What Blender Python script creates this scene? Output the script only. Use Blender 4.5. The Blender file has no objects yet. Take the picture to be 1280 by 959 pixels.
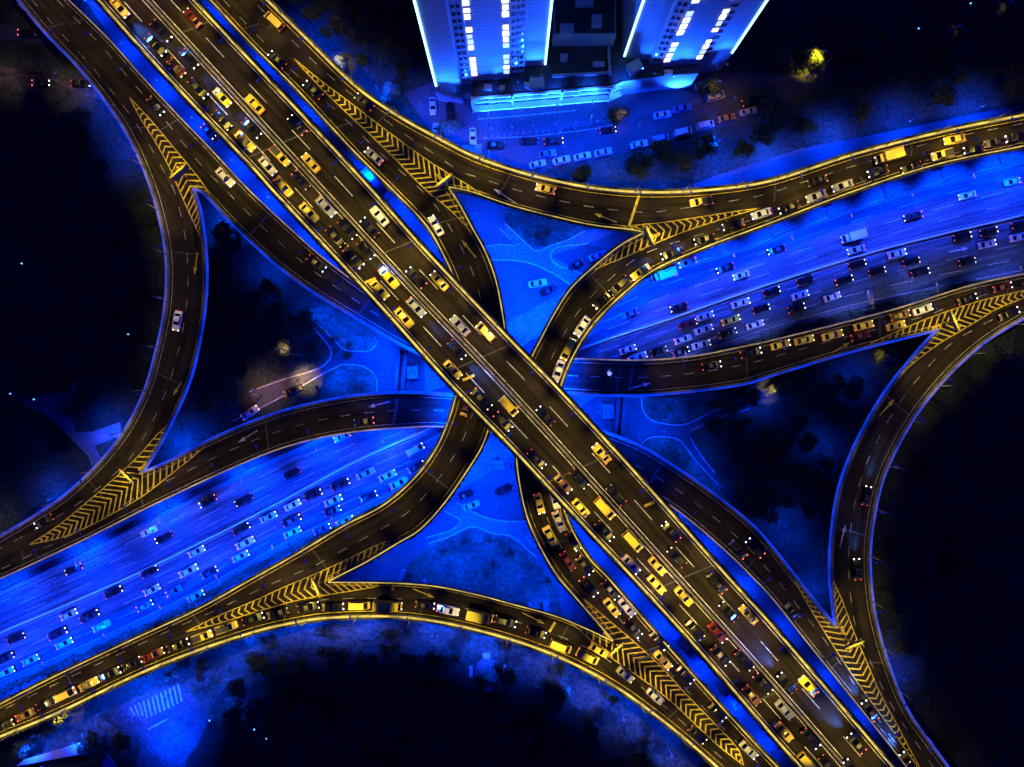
import bpy, math, random
from mathutils import Vector, Matrix
from mathutils.geometry import intersect_point_tri_2d
random.seed(7)
R = math.radians
S = bpy.context.scene
COL = S.collection
H = 190.0            # camera height above the ground
F = 985.0            # focal length in pixels of the 1280 px wide photograph
ZM, ZU, ZL = 25.0, 16.0, 8.0   # main flyover, upper ramps, lower ramps

# ------------------------------------------------------------------ camera, sky, exposure
cam = bpy.data.cameras.new('camera')
cam.sensor_width = 36.0
cam.lens = 36.0 * F / 1280.0
cam.clip_start = 1.0
cam.clip_end = 5000.0
camo = bpy.data.objects.new('camera', cam)
camo.location = (0, 0, H)
COL.objects.link(camo)
S.camera = camo
S.render.engine = 'CYCLES'
S.view_settings.view_transform = 'Standard'
S.view_settings.look = 'None'
S.view_settings.exposure = 0.0
S.view_settings.gamma = 1.0
S.view_settings.use_curve_mapping = False
S.cycles.max_bounces = 4
S.cycles.diffuse_bounces = 2
S.cycles.glossy_bounces = 2
S.cycles.transmission_bounces = 2
S.cycles.sample_clamp_indirect = 3.0
S.cycles.use_denoising = True
S.cycles.use_light_tree = True

W = bpy.data.worlds.new('World')
S.world = W
W.use_nodes = True
nt = W.node_tree
bg = nt.nodes['Background']
sky = nt.nodes.new('ShaderNodeTexSky')
sky.sky_type = 'NISHITA'
sky.sun_disc = False
sky.sun_elevation = R(35)
sky.sun_rotation = R(120)
mul = nt.nodes.new('ShaderNodeMixRGB')
mul.blend_type = 'MULTIPLY'
mul.inputs[0].default_value = 1.0
mul.inputs[2].default_value = (0.0, 0.012, 1.0, 1)
nt.links.new(sky.outputs[0], mul.inputs[1])
nt.links.new(mul.outputs[0], bg.inputs[0])
bg.inputs[1].default_value = 0.085
# faint moon
sl = bpy.data.lights.new('moon', 'SUN')
sl.energy = 0.012
sl.angle = R(0.5)
sl.color = (0.1, 0.2, 1.0)
so = bpy.data.objects.new('moon', sl)
so.rotation_euler = (R(55), 0, R(120))
so.location = (0, 0, 300)
COL.objects.link(so)

YEL = (1.0, 0.73, 0.10)
BLU = (0.0, 0.036, 1.0)
K_Y = 1.9            # overall strength of the deck lamps
K_B = 5.8            # overall strength of the blue ground lamps


# ------------------------------------------------------------------ helpers
def P3(u, v, z=0.0):
    d = (H - z) / F
    return Vector(((u - 640.0) * d, -(v - 479.5) * d, z))


class MB:
    def __init__(self):
        self.v, self.f = [], []

    def quad(self, a, b, c, d):
        n = len(self.v)
        self.v += [tuple(a), tuple(b), tuple(c), tuple(d)]
        self.f.append((n, n + 1, n + 2, n + 3))

    def tri(self, a, b, c):
        n = len(self.v)
        self.v += [tuple(a), tuple(b), tuple(c)]
        self.f.append((n, n + 1, n + 2))

    def poly(self, pts):
        n = len(self.v)
        self.v += [tuple(p) for p in pts]
        self.f.append(tuple(range(n, n + len(pts))))

    def prism(self, pts, z0, z1, cap_low=True):
        """extrude a plan polygon between two heights"""
        n, k = len(self.v), len(pts)
        self.v += [(p[0], p[1], z0) for p in pts] + [(p[0], p[1], z1) for p in pts]
        for i in range(k):
            j = (i + 1) % k
            self.f.append((n + i, n + j, n + k + j, n + k + i))
        self.f.append(tuple(n + k + i for i in range(k)))
        if cap_low:
            self.f.append(tuple(n + i for i in reversed(range(k))))

    def box(self, c, s, rz=0.0):
        ca, sa = math.cos(rz), math.sin(rz)
        pts = []
        for sx, sy in ((-1, -1), (1, -1), (1, 1), (-1, 1)):
            x, y = sx * s[0] / 2, sy * s[1] / 2
            pts.append((c[0] + x * ca - y * sa, c[1] + x * sa + y * ca))
        self.prism(pts, c[2] - s[2] / 2, c[2] + s[2] / 2)

    def tube(self, p, q, r0, r1=None, n=8):
        r1 = r0 if r1 is None else r1
        p, q = Vector(p), Vector(q)
        d = (q - p).normalized()
        a = d.orthogonal().normalized()
        b = d.cross(a)
        k = len(self.v)
        for c, r in ((p, r0), (q, r1)):
            for i in range(n):
                t = 2 * math.pi * i / n
                self.v.append(tuple(c + a * (r * math.cos(t)) + b * (r * math.sin(t))))
        for i in range(n):
            j = (i + 1) % n
            self.f.append((k + i, k + j, k + n + j, k + n + i))
        self.f.append(tuple(k + n + i for i in range(n)))
        self.f.append(tuple(k + i for i in reversed(range(n))))

    def mesh(self, name, mat=None):
        m = bpy.data.meshes.new(name)
        m.from_pydata(self.v, [], self.f)
        m.update()
        if mat:
            m.materials.append(mat)
        return m

    def build(self, name, mat, parent=None, **kw):
        o = bpy.data.objects.new(name, self.mesh(name, mat))
        COL.objects.link(o)
        if parent:
            o.parent = parent
            o.matrix_parent_inverse = parent.matrix_basis.inverted()
        for k, v in kw.items():
            o[k] = v
        return o


def empty(name, loc, label, cat, group=None, rz=0):
    o = bpy.data.objects.new(name, None)
    o.empty_display_size = 0.5
    o.location = loc
    o.rotation_euler = (0, 0, rz)
    COL.objects.link(o)
    o['label'] = label
    o['category'] = cat
    if group:
        o['group'] = group
    return o


def tag(o, label, cat, group=None):
    o['label'] = label
    o['category'] = cat
    if group:
        o['group'] = group
    return o


def structure(o):
    o['kind'] = 'structure'
    return o


def resample(pts, step):
    """Catmull-Rom through pts (2D/3D vectors), evenly spaced"""
    pts = [Vector(p) for p in pts]
    out = []
    for i in range(len(pts) - 1):
        p0 = pts[i - 1] if i else pts[0] * 2 - pts[1]
        p1, p2 = pts[i], pts[i + 1]
        p3 = pts[i + 2] if i + 2 < len(pts) else pts[-1] * 2 - pts[-2]
        # centripetal-ish: scale tangents by segment length
        l = (p2 - p1).length
        m1 = (p2 - p0).normalized() * l
        m2 = (p3 - p1).normalized() * l
        n = max(4, int(l / step * 2))
        for k in range(n):
            t = k / n
            out.append(p1 * (2 * t**3 - 3 * t**2 + 1) + m1 * (t**3 - 2 * t**2 + t) + p2 * (-2 * t**3 + 3 * t**2) + m2 * (t**3 - t**2))
    out.append(pts[-1])
    return even(out, step)


def cumlen(p):
    L = [0.0]
    for a, b in zip(p, p[1:]):
        L.append(L[-1] + (b - a).length)
    return L


def even(p, step=None, n=None):
    L = cumlen(p)
    n = n or max(2, int(round(L[-1] / step)))
    out, k = [], 0
    for i in range(n + 1):
        s = L[-1] * i / n
        while k < len(p) - 2 and L[k + 1] < s:
            k += 1
        t = (s - L[k]) / max(1e-9, L[k + 1] - L[k])
        out.append(p[k].lerp(p[k + 1], t))
    return out


def at_len(p, L, s):
    s = min(max(s, 0), L[-1])
    lo, hi = 0, len(L) - 1
    while hi - lo > 1:
        m = (lo + hi) // 2
        if L[m] <= s:
            lo = m
        else:
            hi = m
    t = (s - L[lo]) / max(1e-9, L[hi] - L[lo])
    return p[lo].lerp(p[hi], t), (p[hi] - p[lo]).normalized()


def line_world(px, z, step=1.5, ext0=0.0, ext1=0.0):
    """pixel polyline -> world polyline at height z; ext0/ext1 lengthen the ends (m)"""
    w = [P3(u, v, z) for u, v in px]
    if ext0:
        w.insert(0, w[0] + (w[0] - w[1]).normalized() * ext0)
    if ext1:
        w.append(w[-1] + (w[-1] - w[-2]).normalized() * ext1)
    return resample(w, step)


def normals2d(p):
    out = []
    for i in range(len(p)):
        a, b = p[max(0, i - 1)], p[min(len(p) - 1, i + 1)]
        d = (b - a)
        d.z = 0
        d.normalize()
        out.append(Vector((-d.y, d.x, 0)))
    return out


def sweep(mb, p, prof):
    """sweep a closed profile [(lateral offset to the left, height)] along p"""
    nn = normals2d(p)
    k, n = len(prof), len(mb.v)
    for q, m in zip(p, nn):
        for a, h in prof:
            mb.v.append((q.x + m.x * a, q.y + m.y * a, q.z + h))
    for i in range(len(p) - 1):
        for j in range(k):
            j2 = (j + 1) % k
            mb.f.append((n + i * k + j, n + i * k + j2, n + (i + 1) * k + j2, n + (i + 1) * k + j))
    mb.f.append(tuple(n + j for j in reversed(range(k))))
    e = n + (len(p) - 1) * k
    mb.f.append(tuple(e + j for j in range(k)))


def ribbon(mb, p, w, dz=0.0, off=0.0):
    nn = normals2d(p)
    n = len(mb.v)
    for q, m in zip(p, nn):
        for a in (off - w / 2, off + w / 2):
            mb.v.append((q.x + m.x * a, q.y + m.y * a, q.z + dz))
    for i in range(len(p) - 1):
        mb.f.append((n + 2 * i, n + 2 * i + 2, n + 2 * i + 3, n + 2 * i + 1))


# ------------------------------------------------------------------ materials
def mat(name, build):
    m = bpy.data.materials.new(name)
    m.use_nodes = True
    b = m.node_tree.nodes['Principled BSDF']
    build(m.node_tree, b)
    return m


def noise_mat(name, c1, c2, scale=0.3, rough=0.85, detail=6, fine=None, spec=0.3, bump=0.0):
    def f(t, b):
        tc = t.nodes.new('ShaderNodeNewGeometry')
        n = t.nodes.new('ShaderNodeTexNoise')
        n.inputs['Scale'].default_value = scale
        n.inputs['Detail'].default_value = detail
        n.inputs['Roughness'].default_value = 0.65
        t.links.new(tc.outputs['Position'], n.inputs['Vector'])
        r = t.nodes.new('ShaderNodeValToRGB')
        r.color_ramp.elements[0].position = 0.33
        r.color_ramp.elements[1].position = 0.67
        r.color_ramp.elements[0].color = (*c1, 1)
        r.color_ramp.elements[1].color = (*c2, 1)
        t.links.new(n.outputs['Fac'], r.inputs['Fac'])
        out = r.outputs['Color']
        if fine:
            n2 = t.nodes.new('ShaderNodeTexNoise')
            n2.inputs['Scale'].default_value = fine
            n2.inputs['Detail'].default_value = 3
            t.links.new(tc.outputs['Position'], n2.inputs['Vector'])
            mp = t.nodes.new('ShaderNodeMapRange')
            mp.inputs['From Min'].default_value = 0.3
            mp.inputs['From Max'].default_value = 0.7
            mp.inputs['To Min'].default_value = 0.45
            mp.inputs['To Max'].default_value = 1.55
            t.links.new(n2.outputs['Fac'], mp.inputs['Value'])
            mx = t.nodes.new('ShaderNodeVectorMath')
            mx.operation = 'SCALE'
            t.links.new(out, mx.inputs[0])
            t.links.new(mp.outputs[0], mx.inputs['Scale'])
            out = mx.outputs[0]
        t.links.new(out, b.inputs['Base Color'])
        b.inputs['Roughness'].default_value = rough
        b.inputs['Specular IOR Level'].default_value = spec
    return mat(name, f)


def wear(m, ulen):
    """tyre polished streaks along the lanes (u across, v along, metres) and repair patches"""
    t = m.node_tree
    b = t.nodes['Principled BSDF']
    src = b.inputs['Base Color'].links[0].from_socket
    uv = t.nodes.new('ShaderNodeUVMap')
    mp = t.nodes.new('ShaderNodeMapping')
    mp.inputs['Scale'].default_value = (1.1, 0.035, 1)
    t.links.new(uv.outputs[0], mp.inputs['Vector'])
    n = t.nodes.new('ShaderNodeTexNoise')
    n.inputs['Scale'].default_value = 1.0
    n.inputs['Detail'].default_value = 5
    t.links.new(mp.outputs[0], n.inputs['Vector'])
    m2 = t.nodes.new('ShaderNodeMapping')
    m2.inputs['Scale'].default_value = (0.28, 0.055, 1)
    t.links.new(uv.outputs[0], m2.inputs['Vector'])
    v = t.nodes.new('ShaderNodeTexVoronoi')
    v.distance = 'CHEBYCHEV'
    v.inputs['Scale'].default_value = 1.0
    t.links.new(m2.outputs[0], v.inputs['Vector'])
    sp = t.nodes.new('ShaderNodeSeparateColor')
    t.links.new(v.outputs['Color'], sp.inputs[0])
    a = t.nodes.new('ShaderNodeMapRange')
    a.inputs['From Min'].default_value = 0.3
    a.inputs['From Max'].default_value = 0.7
    a.inputs['To Min'].default_value = 0.45
    a.inputs['To Max'].default_value = 1.6
    t.links.new(n.outputs['Fac'], a.inputs['Value'])
    c = t.nodes.new('ShaderNodeMapRange')
    c.inputs['To Min'].default_value = 0.78
    c.inputs['To Max'].default_value = 1.22
    t.links.new(sp.outputs[0], c.inputs['Value'])
    mu = t.nodes.new('ShaderNodeMath')
    mu.operation = 'MULTIPLY'
    t.links.new(a.outputs[0], mu.inputs[0])
    t.links.new(c.outputs[0], mu.inputs[1])
    s_ = t.nodes.new('ShaderNodeVectorMath')
    s_.operation = 'SCALE'
    t.links.new(src, s_.inputs[0])
    t.links.new(mu.outputs[0], s_.inputs['Scale'])
    t.links.new(s_.outputs[0], b.inputs['Base Color'])
    return m


def strip_uv(o, st):
    """uv in metres: u across the strip from its left edge, v along it"""
    uv = o.data.uv_layers.new(name='UVMap')
    L = st['len']
    C = st['C']
    cache = {}
    for lp in o.data.loops:
        vi = lp.vertex_index
        if vi not in cache:
            p = o.data.vertices[vi].co
            i = min(range(len(C)), key=lambda k: (C[k].x - p.x) ** 2 + (C[k].y - p.y) ** 2)
            d = (st['R'][i] - st['L'][i]).normalized()
            cache[vi] = ((p - st['L'][i]).dot(d), L[i])
        uv.data[lp.index].uv = cache[vi]


def plain(name, c, rough=0.5, metal=0.0, spec=0.4):
    def f(t, b):
        n = t.nodes.new('ShaderNodeTexNoise')
        n.inputs['Scale'].default_value = 1.7
        r = t.nodes.new('ShaderNodeMixRGB')
        r.inputs[1].default_value = (*[x * 0.85 for x in c], 1)
        r.inputs[2].default_value = (*[min(1, x * 1.12) for x in c], 1)
        t.links.new(n.outputs['Fac'], r.inputs[0])
        t.links.new(r.outputs[0], b.inputs['Base Color'])
        b.inputs['Roughness'].default_value = rough
        b.inputs['Metallic'].default_value = metal
        b.inputs['Specular IOR Level'].default_value = spec
    return mat(name, f)


def emit(name, c, s, sample=False):
    def f(t, b):
        b.inputs['Base Color'].default_value = (0.02, 0.02, 0.02, 1)
        b.inputs['Emission Color'].default_value = (*c, 1)
        b.inputs['Emission Strength'].default_value = s
    m = mat(name, f)
    m.cycles.emission_sampling = 'AUTO' if sample else 'NONE'
    return m


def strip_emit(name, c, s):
    """edge strip glowing in place of lamplight on the parapets, brightness varied by noise"""
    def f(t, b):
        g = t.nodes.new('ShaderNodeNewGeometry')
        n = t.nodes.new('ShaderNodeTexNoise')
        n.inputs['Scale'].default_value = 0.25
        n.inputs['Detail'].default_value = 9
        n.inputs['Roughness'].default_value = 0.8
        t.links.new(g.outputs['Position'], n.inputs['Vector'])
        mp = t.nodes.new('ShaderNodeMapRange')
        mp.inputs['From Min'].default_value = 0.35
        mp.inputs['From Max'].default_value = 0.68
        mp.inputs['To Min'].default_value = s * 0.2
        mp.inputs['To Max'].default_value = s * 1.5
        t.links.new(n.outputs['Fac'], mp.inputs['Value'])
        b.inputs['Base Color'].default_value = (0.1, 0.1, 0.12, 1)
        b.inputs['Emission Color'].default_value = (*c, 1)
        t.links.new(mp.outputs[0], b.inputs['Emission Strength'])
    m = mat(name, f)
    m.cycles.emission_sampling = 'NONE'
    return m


def paint_mat(name, c, worn):
    """road paint, worn through in places"""
    def f(t, b):
        g = t.nodes.new('ShaderNodeNewGeometry')
        n = t.nodes.new('ShaderNodeTexNoise')
        n.inputs['Scale'].default_value = 1.1
        n.inputs['Detail'].default_value = 8
        n.inputs['Roughness'].default_value = 0.75
        t.links.new(g.outputs['Position'], n.inputs['Vector'])
        r = t.nodes.new('ShaderNodeValToRGB')
        r.color_ramp.elements[0].position = 0.36
        r.color_ramp.elements[1].position = 0.60
        r.color_ramp.elements[0].color = (*worn, 1)
        r.color_ramp.elements[1].color = (*c, 1)
        t.links.new(n.outputs['Fac'], r.inputs['Fac'])
        t.links.new(r.outputs['Color'], b.inputs['Base Color'])
        b.inputs['Roughness'].default_value = 0.7
    return mat(name, f)


def carpaint():
    def f(t, b):
        o = t.nodes.new('ShaderNodeObjectInfo')
        t.links.new(o.outputs['Color'], b.inputs['Base Color'])
        b.inputs['Roughness'].default_value = 0.35
        b.inputs['Coat Weight'].default_value = 0.1
        b.inputs['Specular IOR Level'].default_value = 0.3
    return mat('car_paint', f)


ASPH = noise_mat('deck_asphalt', (0.011, 0.0084, 0.0070), (0.028, 0.0215, 0.0165), 0.10, 0.9, 8, fine=5.0, spec=0.1)
wear(ASPH, 0)
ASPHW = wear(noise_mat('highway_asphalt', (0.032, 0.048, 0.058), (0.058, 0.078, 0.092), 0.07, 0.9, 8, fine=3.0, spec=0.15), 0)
ASPHG = noise_mat('road_asphalt', (0.052, 0.052, 0.055), (0.080, 0.080, 0.083), 0.07, 0.9, 8, fine=3.0, spec=0.15)
ASPHD = noise_mat('old_asphalt', (0.03, 0.03, 0.031), (0.055, 0.055, 0.056), 0.12, 0.9, 8, fine=3.0, spec=0.15)
PAVE = noise_mat('pale_paving', (0.09, 0.09, 0.09), (0.14, 0.14, 0.14), 0.2, 0.85, 6, fine=2.0)
CONC = noise_mat('concrete', (0.28, 0.27, 0.25), (0.46, 0.44, 0.41), 0.5, 0.85, 6, fine=4.0)
CONCD = noise_mat('pier_concrete', (0.2, 0.2, 0.19), (0.3, 0.3, 0.29), 0.4, 0.9)
CONCP = noise_mat('parapet_concrete', (0.09, 0.082, 0.07), (0.26, 0.24, 0.20), 0.35, 0.85, 8, fine=3.0)
CONCX = noise_mat('stained_concrete', (0.05, 0.048, 0.045), (0.14, 0.13, 0.12), 0.6, 0.9, 6, fine=4.0)
SOIL = noise_mat('dark_lawn', (0.010, 0.014, 0.010), (0.048, 0.062, 0.036), 0.06, 1.0, 9, fine=1.3, spec=0.05)
LAWN = noise_mat('clipped_lawn', (0.010, 0.014, 0.009), (0.100, 0.120, 0.075), 0.11, 1.0, 10, fine=1.2, spec=0.05)
HEDGE = noise_mat('leaf', (0.035, 0.05, 0.02), (0.09, 0.12, 0.05), 1.1, 0.7, 4)
BARK = noise_mat('bark', (0.05, 0.04, 0.03), (0.10, 0.08, 0.06), 3.0, 0.9)
PLANT = noise_mat('planter_leaf', (0.02, 0.028, 0.01), (0.07, 0.085, 0.03), 1.5, 0.7, 4)
WHITE = paint_mat('white_paint', (0.72, 0.70, 0.66), (0.16, 0.15, 0.14))
WHITEF = paint_mat('faded_white_paint', (0.40, 0.39, 0.37), (0.08, 0.08, 0.08))
YELLOW = paint_mat('yellow_paint', (0.82, 0.62, 0.03), (0.24, 0.18, 0.02))
STEEL = plain('grey_steel', (0.30, 0.30, 0.31), 0.45, 0.5)
PALES = plain('pale_steel', (0.6, 0.6, 0.6), 0.5, 0.1)
SIGN = plain('sign_face', (0.02, 0.10, 0.16), 0.5)
YSTEEL = plain('yellow_steel', (0.7, 0.48, 0.05), 0.5)
GLASS = plain('car_glass', (0.005, 0.0055, 0.007), 0.15, 0.0, 0.25)
RUBBER = plain('rubber', (0.02, 0.02, 0.02), 0.9)
TRIM = plain('dark_trim', (0.03, 0.03, 0.03), 0.6)
PAINT = carpaint()
HEAD = emit('headlamp_glow', (0.85, 0.93, 1.0), 5.0)
HEADW = emit('warm_headlamp_glow', (1.0, 0.86, 0.5), 2.6)
TAIL = emit('tail_lamp_glow', (1.0, 0.10, 0.05), 1.3)
TAILB = emit('brake_lamp_glow', (1.0, 0.12, 0.10), 4.0)
LAMPY = emit('lamp_lens_warm', (1.0, 0.75, 0.30), 2.5)
LAMPB = emit('lamp_lens_blue', (0.1, 0.4, 1.0), 3.0)
GLOWB = strip_emit('blue_edge_glow', (0.003, 0.055, 1.0), 0.85)
WIN2 = emit('dim_window_glow', (0.55, 0.75, 1.0), 1.1)
GLOWY = strip_emit('yellow_edge_glow', (1.0, 0.74, 0.08), 0.98)
GLOWA = strip_emit('amber_edge_glow', (1.0, 0.66, 0.26), 0.42)
LEDC = emit('cyan_led_line', (0.25, 0.72, 1.0), 4.5)
WINL = emit('lit_window_glow', (0.93, 0.97, 1.0), 2.2)

# ------------------------------------------------------------------ traced edges (pixels of the photograph)
E = {}
E['M_l'] = [(122, 0), (207, 95), (320, 215), (342, 240), (467, 374), (562, 480), (640, 561), (742, 671), (790, 722), (871, 811), (960, 914), (1000, 959)]
E['M_r'] = [(243, 0), (320, 82), (395, 161), (468, 240), (532, 312), (640, 426), (693, 480), (790, 585), (908, 718), (960, 775), (1062, 894), (1117, 959)]
E['M_m'] = [(184, 0), (320, 148), (404, 240), (507, 352), (630, 482), (722, 583), (845, 720), (960, 848), (1057, 959)]
E['P_l'] = [(262, 0), (320, 62), (370, 112), (442, 190), (492, 240), (532, 282), (552, 315), (568, 350), (583, 400), (587, 445), (570, 495), (562, 522), (547, 557), (520, 595), (480, 630), (432, 655), (370, 692), (320, 720), (250, 759), (160, 801), (75, 841), (0, 879)]
E['PE'] = [(297, 0), (334, 38), (366, 72), (408, 108), (450, 140), (500, 183), (540, 216), (562, 236)]
E['P_r'] = [(562, 236), (577, 260), (592, 288), (607, 315), (620, 350), (629, 395), (633, 430), (631, 480), (611, 537), (602, 560), (582, 592), (555, 630), (525, 662), (500, 677), (460, 701), (427, 718), (412, 726)]
E['PF'] = [(412, 726), (370, 738), (320, 756), (275, 774), (232, 790), (160, 824), (75, 864), (0, 899)]
E['E_u'] = [(334, 0), (380, 45), (447, 110), (500, 147), (545, 172), (590, 195), (640, 213), (690, 226), (752, 237), (815, 241), (885, 238), (960, 227), (1067, 193), (1177, 165), (1280, 144)]
E['E_l'] = [(562, 236), (587, 241), (640, 259), (690, 272), (740, 283), (790, 289), (803, 292)]
E['EQ'] = [(803, 292), (850, 281), (900, 270), (950, 260), (1000, 243), (1067, 222), (1170, 187), (1280, 164)]
E['Q_u'] = [(803, 292), (775, 307), (740, 335), (712, 362), (692, 393), (675, 425), (664, 447), (652, 485), (645, 525), (645, 570), (650, 610), (660, 650), (677, 687), (697, 720), (715, 741), (740, 770), (765, 799)]
E['Q_r'] = [(1280, 184), (1167, 208), (1065, 241), (960, 281), (877, 312), (815, 340), (780, 367), (745, 402), (722, 435), (702, 480), (693, 530), (694, 585), (705, 635), (717, 665), (737, 697), (760, 721), (812, 781), (865, 841), (910, 891), (960, 945), (974, 959)]
E['FQ'] = [(765, 799), (805, 838), (847, 878), (885, 916), (930, 957)]
E['F_u'] = [(412, 726), (430, 726), (495, 727), (545, 731), (595, 741), (640, 753), (697, 769), (740, 787), (765, 799)]
E['F_l'] = [(0, 921), (75, 890), (175, 842), (250, 812), (320, 789), (357, 780), (407, 772), (490, 770), (557, 778), (640, 799), (702, 822), (765, 855), (815, 890), (855, 922), (897, 959)]
E['G_l'] = [(24, 0), (57, 40), (100, 85), (130, 122), (157, 162), (175, 197), (192, 240), (205, 290), (210, 327), (210, 365), (205, 405), (197, 440), (186, 480), (170, 517), (150, 550), (120, 585), (82, 620), (42, 647), (0, 672)]
E['GR'] = [(56, 0), (95, 42), (128, 80), (162, 122), (185, 150), (210, 188), (232, 220), (243, 236)]
E['G_r'] = [(243, 236), (250, 258), (254, 278), (259, 322), (259, 365), (255, 402), (247, 445), (237, 480), (222, 515), (207, 545), (192, 571), (179, 591)]
E['GS'] = [(179, 591), (165, 603), (135, 626), (100, 648), (62, 668), (30, 685), (0, 700)]
E['R_l'] = [(243, 236), (254, 240), (287, 275), (320, 307), (352, 335), (390, 363), (445, 397), (495, 427), (522, 441), (580, 468), (640, 485), (705, 491), (777, 494), (840, 491), (927, 480), (960, 470), (1060, 440), (1171, 412)]
E['RH'] = [(1171, 412), (1185, 404), (1215, 392), (1250, 378), (1280, 367)]
E['R_u'] = [(87, 0), (140, 52), (180, 97), (220, 140), (270, 192), (312, 237), (365, 287), (402, 320), (437, 347), (500, 392), (570, 428), (640, 445), (720, 448), (800, 450), (865, 445), (927, 433), (960, 426), (1110, 388), (1210, 357), (1280, 342)]
E['S_u'] = [(179, 591), (217, 575), (262, 551), (320, 526), (370, 510), (432, 497), (495, 491), (570, 494), (640, 501), (700, 517), (745, 536), (802, 559), (852, 590), (905, 628), (940, 657), (960, 679), (992, 719), (1017, 751), (1043, 782)]
E['HS'] = [(1043, 782), (1050, 795), (1065, 822), (1090, 866), (1118, 912), (1150, 959)]
E['S_l'] = [(0, 724), (10, 720), (100, 678), (200, 628), (320, 573), (382, 552), (445, 540), (520, 534), (554, 534), (640, 545), (740, 580), (829, 627), (865, 653), (915, 697), (937, 719), (960, 743), (1010, 806), (1065, 874), (1125, 950), (1132, 959)]
E['H_l'] = [(1171, 412), (1150, 434), (1133, 454), (1112, 480), (1085, 522), (1060, 573), (1045, 620), (1037, 680), (1036, 719), (1039, 751), (1043, 782)]
E['H_r'] = [(1280, 396), (1235, 423), (1200, 452), (1173, 480), (1145, 515), (1120, 557), (1102, 597), (1092, 637), (1086, 680), (1086, 720), (1092, 769), (1107, 824), (1132, 886), (1167, 936), (1184, 959)]


def cat(*names):
    """join edges; '-X' reverses X"""
    out = []
    for n in names:
        p = E[n[1:]][::-1] if n[0] == '-' else E[n]
        out += p[1:] if out else p
    return out


STR = {}   # strip name -> dict(L, R, C, z)


def strip(name, L, Rr, z, ext=45.0):
    a = line_world(L, z, 1.5, ext, ext)
    b = line_world(Rr, z, 1.5, ext, ext)
    n = max(len(a), len(b))
    # pair the two edges: for every station on the longer the foot on the other, kept monotonic
    a, b = even(a, n=n), even(b, n=n)
    swap = False
    la, lb = cumlen(a), cumlen(b)
    pa, pb = [], []
    frac = 0.0
    for i in range(n + 1):
        p = a[i]
        best, bj = 1e18, None
        lo = max(0, int(frac) - 2)
        for j in range(lo, min(n + 1, lo + 30)):
            d = (b[j] - p).length_squared
            if d < best:
                best, bj = d, j
        frac = max(frac, float(bj)) if i else float(bj)
        # blend nearest foot with proportional pairing for smoothness
        j = 0.6 * frac + 0.4 * i
        k = min(n - 1, int(j))
        pa.append(p)
        pb.append(b[k].lerp(b[k + 1], j - k) if j < n else b[n])
    C = [(x + y) / 2 for x, y in zip(pa, pb)]
    STR[name] = dict(L=pa, R=pb, C=C, z=z, len=cumlen(C))
    return STR[name]


strip('M', E['M_r'], E['M_l'], ZM)
strip('P', cat('PE', 'P_r', 'PF'), E['P_l'], ZU)                  # heading down the picture: left edge, right edge
strip('E', E['E_u'], cat('PE', 'E_l', 'EQ'), ZU - 0.012)
strip('Q', E['Q_r'], cat('-EQ', 'Q_u', 'FQ'), ZU)
strip('F', cat('-PF', 'F_u', 'FQ'), E['F_l'], ZU - 0.012)
strip('G', cat('GR', 'G_r', 'GS'), E['G_l'], ZL - 0.012)
strip('R', E['R_u'], cat('GR', 'R_l', 'RH'), ZL)
strip('S', cat('-GS', 'S_u', 'HS'), E['S_l'], ZL)
strip('H', E['H_r'], cat('-RH', 'H_l', 'HS'), ZL - 0.012)

# a ground level highway passes under everything
HWU = [(0, 742), (40, 724), (112, 690), (217, 637), (320, 586), (382, 558), (450, 530), (560, 480), (640, 440), (720, 398), (780, 368), (830, 343), (890, 324), (960, 302), (1040, 272), (1140, 240), (1177, 229), (1280, 202)]
HWM = [(0, 791), (162, 721), (320, 643), (445, 577), (552, 529), (640, 483), (727, 437), (840, 398), (960, 356), (1110, 310), (1280, 269)]
HWD = [(0, 854), (100, 811), (225, 752), (320, 700), (382, 667), (495, 615), (580, 567), (640, 527), (730, 482), (800, 462), (880, 440), (960, 413), (1072, 382), (1280, 340)]
strip('W', HWU, HWD, 0.016, ext=80)
hwm = line_world(HWM, 0.016, 2.0, 80, 80)


def on_strip(st, s):
    """line at fraction s from the left to the right edge of a strip"""
    return [a.lerp(b, s) for a, b in zip(st['L'], st['R'])]


def nearest(st, p):
    best, bi = 1e18, 0
    for i, c in enumerate(st['C']):
        d = (c.x - p.x) ** 2 + (c.y - p.y) ** 2
        if d < best:
            best, bi = d, i
    i = min(bi, len(st['C']) - 2)
    d = st['C'][i + 1] - st['C'][i]
    return bi, math.sqrt(best), math.atan2(d.y, d.x)


def in_frame(p, m=60):
    d = F / (H - p.z)
    return -m < p.x * d + 640 < 1280 + m and -m < 479.5 - p.y * d < 959 + m


# ------------------------------------------------------------------ ground and ground level roads
g = MB()
g.quad((-1500, -1500, 0), (1500, -1500, 0), (1500, 1500, 0), (-1500, 1500, 0))
structure(g.build('ground', SOIL))


def sheet(name, px, z, m, off=(0, 0), k=1.0):
    b = MB()
    b.poly([P3(off[0] + u / k, off[1] + v / k, z) for u, v in px])
    o = b.build(name, m)
    me = o.data
    if me.polygons[0].normal.z < 0:
        me.flip_normals()
    return structure(o)


c1 = ((540, 220), 5.814)
c2 = ((420, 560), 4.571)
c3 = ((290, 380), 4.568)
c4 = ((690, 440), 4.571)
c5 = ((500, 0), 5.33)
c6 = ((740, 0), 5.33)
c8 = ((60, 800), 4.267)


def cs(name, px, z, m, c):
    return sheet(name, px, z, m, c[0], c[1])


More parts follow.
